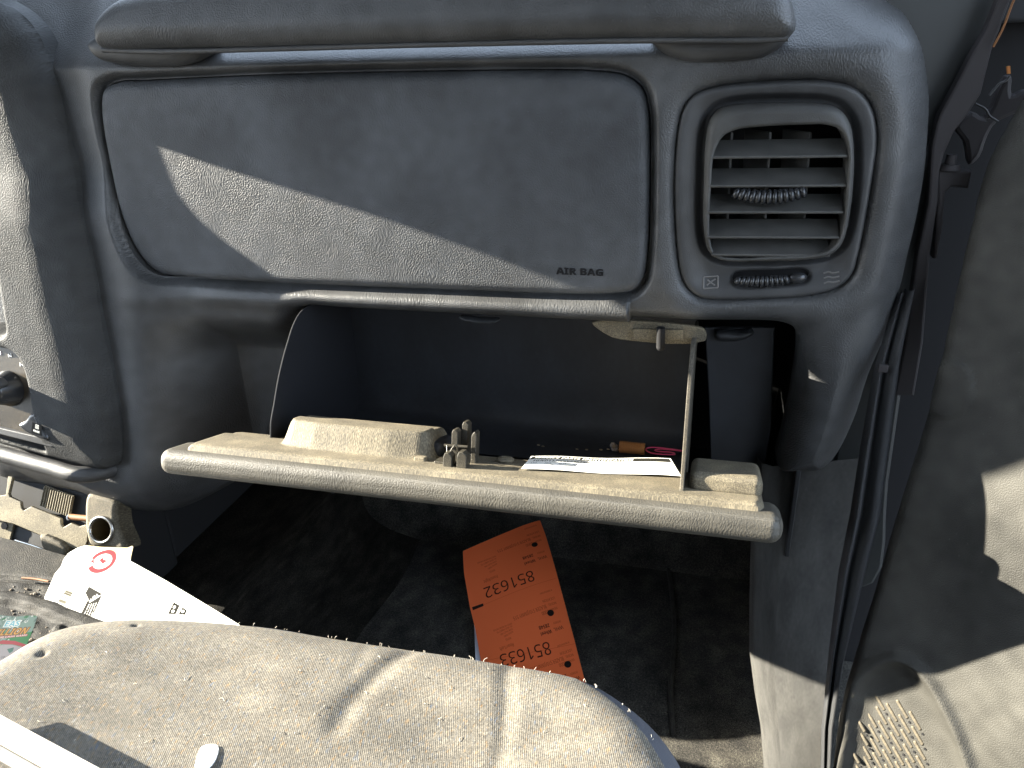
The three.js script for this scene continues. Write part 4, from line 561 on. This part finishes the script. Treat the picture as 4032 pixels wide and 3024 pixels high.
// ------------------------------------------------------------------ passenger door
{
  const F = frame(V3(0.203, 0.751, 0.06), V3(0.797, 0, 0.604), V3(-0.586, 0.237, 0.774));
  const q = (p, h = 0) => poly(F, p, h), t = thing('passenger_door', 'dark plastic inner panel of the passenger door with an oval speaker grille low in its corner', 'car door', at(F, 0.2, -0.5, -0.02).toArray());
  const P = spline(q([[4700, -700], [4300, 60], [4150, 180], [4032, 330], [3950, 470], [3880, 600], [3835, 730], [3800, 880], [3760, 1050], [3700, 1330], [3620, 1660], [3500, 2050], [3420, 2330], [3350, 2560], [3285, 2830], [3255, 3100], [3230, 3400], [4800, 3600], [5200, 1500]]), 4), s = sdPoly(P);
  const ov = sdPoly(spline(q([[3330, 2900], [3340, 2790], [3370, 2690], [3420, 2630], [3478, 2598], [3539, 2589], [3599, 2613], [3660, 2672], [3721, 2770], [3775, 2880], [3815, 2990], [3850, 3140], [3860, 3300], [3600, 3400], [3300, 3200]]), 4));
  const moon = ab(F, 3728, 1535), pad = ab(F, 4150, 2350);
  const mY = ab(F, 3700, 2560)[1];
  const H = (x, y) => { const o = ov(x, y); let z = round(s(x, y), 0.012); z += 0.006 * Math.exp(-(((o - 0.001) / 0.005) ** 2)) - 0.006 * smooth(0, 0.02, o); const m = Math.hypot(x - moon[0], (y - moon[1]) * 0.8); z += 0.0022 * smooth(0.019, 0.016, m);
    z += 0.010 * Math.sin((x - pad[0]) * 9 + 0.6) * smooth(mY - 0.12, mY + 0.05, y) * 0.6 + 0.0020 * Math.sin(x * 38 + y * 8) * smooth(mY + 0.10, mY - 0.06, y) * smooth(0.0, -0.03, o);
    return z; };
  part(t, 'door_panel', sheet(F, s, 0.0026, H, { wall: 0.03 }), M.door);
  const gr = sdPoly(q([[3328, 2890], [3360, 2775], [3408, 2722], [3472, 2715], [3520, 2735], [3580, 2805], [3636, 2910], [3660, 3024], [3665, 3120], [3320, 3120]])), bars = [], holes = [], A = ab(F, 3468, 2720), Bd = ab(F, 3560, 2880), d = V3(Bd[0] - A[0], Bd[1] - A[1], 0).normalize(), n = V3(-d.y, d.x, 0);
  for (let i = -16; i <= 16; i++) for (let j = -9; j <= 14; j++) {
    const x = A[0] + n.x * i * 0.0050 + d.x * (j * 0.021 + (i & 1) * 0.0105), y = A[1] + n.y * i * 0.0050 + d.y * (j * 0.021 + (i & 1) * 0.0105); if (gr(x, y) < 0.001 || gr(x + d.x * 0.015, y + d.y * 0.015) < 0.001) continue;
    const z = H(x + d.x * 0.008, y + d.y * 0.008), K = { o: at(F, x, y, z), u: F.u.clone().multiplyScalar(d.x).addScaledVector(F.v, d.y), n: F.n }; K.v = K.n.clone().cross(K.u);
    bars.push(block(K, 0.0, 0.0155, -0.0015, 0.0015, -0.002, 0.0009, 0.0012)); const h = new THREE.CylinderGeometry(0.0010, 0.0010, 0.001, 10); h.rotateX(Math.PI / 2); h.translate(0.0182, 0, 0.0001); holes.push(basis(K, h));
  }
  const g = part(t, 'speaker_grille', bars, std([0.105, 0.098, 0.084], 0.7, { map: sandTex }), 'oval speaker grille of slanted dusty slots'); part(g, 'grille_holes', holes, M.black);
}
// ------------------------------------------------------------------ body side behind the door gap
{
  const t = thing('car_body', 'dark body shell with the door opening, pillar trim and roof', 'car body', [0.45, yF, 0.0]);
  const FP = FZ(-0.16), q = (z, p) => poly(FZ(z), p);
  part(t, 'hinge_pillar', slab(FP, q(-0.16, [[3300, -1500], [6200, -1500], [6200, 3400], [3100, 3400], [3200, 1500]]), 0.01), M.black);
  part(t, 'pillar_trim', slab(FZ(-0.055), spline(q(-0.055, [[3300, -300], [4060, -300], [3990, -60], [3935, 90], [3882, 190], [3800, 330], [3720, 470], [3680, 620], [3660, 830], [3625, 1100], [3570, 1420], [3500, 1900], [3440, 2300], [3280, 2300], [3300, 1700], [3420, 900], [3480, 300]]), 4), 0.02, { bevel: 0.003 }), std([0.014, 0.016, 0.016], 0.5), 'dark pillar trim');
  part(t, 'door_flange', slab(FZ(-0.035), q(-0.035, [[3945, -40], [3882, 120], [3824, 217], [3766, 328], [3700, 450], [3689, 482], [3668, 580], [3655, 800], [3612, 1008], [3563, 1342], [3520, 1560], [3600, 1560], [3636, 1350], [3662, 1008], [3694, 800], [3699, 684], [3718, 607], [3757, 520], [3814, 448], [3863, 371], [3911, 178], [3935, 125], [3995, -40]]), 0.012, { bevel: 0.002 }), M.body, 'bare dark flange of the door opening');
  const E = (pts, z) => pts.map(([x, y]) => Pz(x, y, z));
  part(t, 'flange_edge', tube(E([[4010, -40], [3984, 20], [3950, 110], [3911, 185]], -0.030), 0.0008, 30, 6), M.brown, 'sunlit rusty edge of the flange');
  const hinge = part(t, 'door_hinge', [slab(FZ(-0.04), q(-0.04, [[3690, 668], [3828, 674], [3815, 742], [3745, 738], [3722, 760], [3712, 900], [3690, 1020], [3676, 1020], [3690, 800]]), 0.016, { bevel: 0.002 })], M.body, 'bare metal door hinge');
  part(hinge, 'check_strap', slab(FZ(-0.085), spline(q(-0.085, [[3762, 500], [3830, 440], [3880, 462], [3960, 300], [3986, 300], [3988, 372], [4040, 352], [4120, 400], [3930, 480], [3890, 540], [3860, 620], [3820, 650], [3800, 560]]), 3), 0.01, { bevel: 0.003 }), M.body);
  { const c = Pz(3745, 672, -0.036), b1 = new THREE.CylinderGeometry(0.0068, 0.0082, 0.004, 20), b2 = new THREE.CylinderGeometry(0.0036, 0.0042, 0.010, 14); b1.translate(c.x, c.y + 0.002, c.z - 0.006); b2.translate(c.x, c.y + 0.006, c.z - 0.006); part(hinge, 'bolt', [b1, b2], M.body); }
  part(t, 'cable', [tube(E([[3840, 408], [3880, 430], [3895, 455], [3930, 478]], -0.075), 0.0009, 20, 6), tube(E([[3890, 455], [3880, 470], [3900, 465]], -0.075), 0.0006, 10, 5), tube(E([[3895, 375], [3935, 330], [3960, 318], [3975, 300]], -0.08), 0.0010, 20, 6)], std([0.035, 0.034, 0.034], 0.7));
  part(t, 'reflector', slab(FZ(-0.06), q(-0.06, [[3966, 262], [3978, 260], [3980, 290], [3968, 292]]), 0.003), M.lens);
  // weatherstrip that runs down beside the door
  const ws = [[3532, 1150, 3606, 1120, -0.02], [3441, 1464, 3545, 1433, 0.005], [3393, 1737, 3502, 1768, 0.02], [3350, 2016, 3472, 2016, 0.035], [3302, 2259, 3417, 2229, 0.05], [3265, 2563, 3326, 2590, 0.07], [3235, 2867, 3285, 2830, 0.085], [3232, 3060, 3272, 3040, 0.095], [3225, 3300, 3270, 3300, 0.105]];
  part(t, 'weatherstrip', leaf(ws.map(([xl, y1, xr, y2, z]) => { const A = Pz(xl, y1, z), B = Pz(xr, y2, z); return [0, 0.06, 0.16, 0.26, 0.34, 0.40, 0.46, 0.56, 0.7, 0.84, 0.94, 1].map((s) => A.clone().lerp(B, s).add(V3(0, 0, s < 0.4 ? 0.008 * Math.sin(s / 0.4 * Math.PI) - 0.002 : 0.013 * Math.sin((s - 0.4) / 0.6 * Math.PI) - 0.002))); })), M.rubber, 'black rubber weatherstrip');
  part(t, 'strip_clip', block(FZ(0.014), Pz(3455, 1446, 0.014).x, Pz(3497, 1446, 0.014).x, Pz(3470, 1462, 0.014).y, Pz(3470, 1432, 0.014).y, 0, 0.003, 0.001), M.body);
  // kick panel
  const kp = [[2985, 1830, 3420, 1800, -0.035], [2962, 1990, 3400, 1990, -0.03], [2958, 2150, 3350, 2150, -0.02], [2952, 2400, 3310, 2400, 0.0], [2952, 2600, 3280, 2600, 0.02], [2972, 2760, 3262, 2760, 0.04], [2996, 2900, 3250, 2900, 0.058], [3008, 3040, 3248, 3060, 0.075], [3015, 3300, 3240, 3300, 0.10]];
  part(t, 'kick_panel', leaf(kp.map(([xl, y1, xr, y2, z]) => { const A = Pz(xl, y1, z), B = Pz(xr, y2, z); return [A.clone().add(V3(0.05, 0, -0.30)), A.clone().add(V3(0.002, 0, -0.03)), A.clone().add(V3(0.0, 0, -0.014)), A.clone().add(V3(0.004, 0, -0.004)), A.clone().add(V3(0.013, 0, 0.0)), A.clone().lerp(B, 0.3).add(V3(0, 0, 0.003)), A.clone().lerp(B, 0.6).add(V3(0, 0, 0.003)), B]; })), std([0.062, 0.060, 0.056], 0.6, { map: dustTex, bumpMap: pebbleTex, bumpScale: 0.0002 }), 'scuffed plastic kick panel beside the footwell');
  // roof, driver's side rail and pillars
  const R0 = frame(V3(0, 0, 0), V3(1, 0, 0), V3(0, 0, 1));
  part(t, 'roof', block(R0, -0.98, 0.62, 1.56, 1.60, 0.0, 1.95, 0.015), M.roof);
  part(t, 'firewall', [block(R0, -1.02, 0.30, 0.30, 1.05, -0.66, -0.62, 0.004), block(R0, -1.02, 0.30, 1.05, 1.075, -0.66, -0.13, 0.004)], M.duct);
  part(t, 'side_wall', [block(R0, -1.06, -1.02, 0.25, 1.07, -0.66, -0.12, 0.01), block(R0, -1.06, -1.02, 0.25, 0.60, -0.12, 0.11, 0.01), block(R0, -1.06, -1.02, 0.25, 0.70, 0.11, 0.80, 0.01), block(R0, -1.06, -1.02, 0.25, 1.57, 0.80, 1.95, 0.01), block(R0, 0.58, 0.62, 0.25, 1.57, 1.10, 1.95, 0.01), block(R0, 0.17, 0.26, 0.25, 0.43, 0.28, 1.15, 0.01), block(R0, 0.24, 0.62, 0.25, 1.00, -0.66, -0.20, 0.01)], M.body);
  part(t, 'rear_wall', block(R0, -1.06, 0.62, 0.25, 1.20, 1.92, 1.95, 0.01), M.roof);
}
{ // driver's side, left of the picture
  const F = frame(V3(-0.86, 0, 0), V3(0, 0, 1), V3(-1, 0, 0)), c = [];       // side view: u = depth, v = height
  const prof = spline([[-0.12, 1.071], [0.03, 1.077], [0.07, 1.097], [0.12, 1.090], [0.160, 1.074], [0.176, 1.092], [0.205, 1.155], [0.235, 1.21], [0.20, 1.25], [0.0, 1.27], [-0.12, 1.26]], 4);
  part(dash, 'instrument_hood', slab({ o: V3(-0.70, 0, 0), u: V3(0, 0, 1), v: V3(0, 1, 0), n: V3(-1, 0, 0) }, prof, 0.02, { z: 0.09, bevel: 0.004 }), M.smooth, 'instrument hood on the driver side');
  const vis = thing('sun_visor', 'grey sun visor swung across the driver side window', 'sun visor', [-0.90, 1.56, 0.1]);
  part(vis, 'visor_panel', slab({ o: V3(-0.90, 0, 0), u: V3(0, 0, 1), v: V3(0, 1, 0), n: V3(-1, 0, 0) }, spline([[-0.25, 1.24], [0.24, 1.27], [0.30, 1.33], [0.30, 1.50], [0.24, 1.55], [-0.25, 1.55], [-0.30, 1.50], [-0.30, 1.28]], 5), 0.018, { bevel: 0.006 }), M.roof);
  part(vis, 'rod', tube([V3(-0.905, 1.535, -0.30), V3(-0.905, 1.55, -0.33), V3(-0.905, 1.585, -0.34)], 0.005), M.rubber);
  part(dash, 'stack_base', [block(FZ(0), -0.80, -0.635, 0.36, 0.68, -0.36, -0.06, 0.01), block(FZ(0), -0.80, -0.625, 0.36, 0.60, -0.06, 0.018, 0.01)], M.duct);
  const st = thing('driver_seat', 'grey cloth driver seat left of the console', 'car seat', [-0.82, yF, 0.5]), R0 = frame(V3(0, 0, 0), V3(1, 0, 0), V3(0, 0, 1));
  part(st, 'cushion', block(R0, -1.05, -0.74, 0.42, 0.60, 0.36, 0.84, 0.05), M.fabric); part(st, 'backrest', block(R0, -1.05, -0.70, 0.56, 1.25, 0.86, 1.0, 0.06), M.fabric);
}
renderer.render(scene, camera);
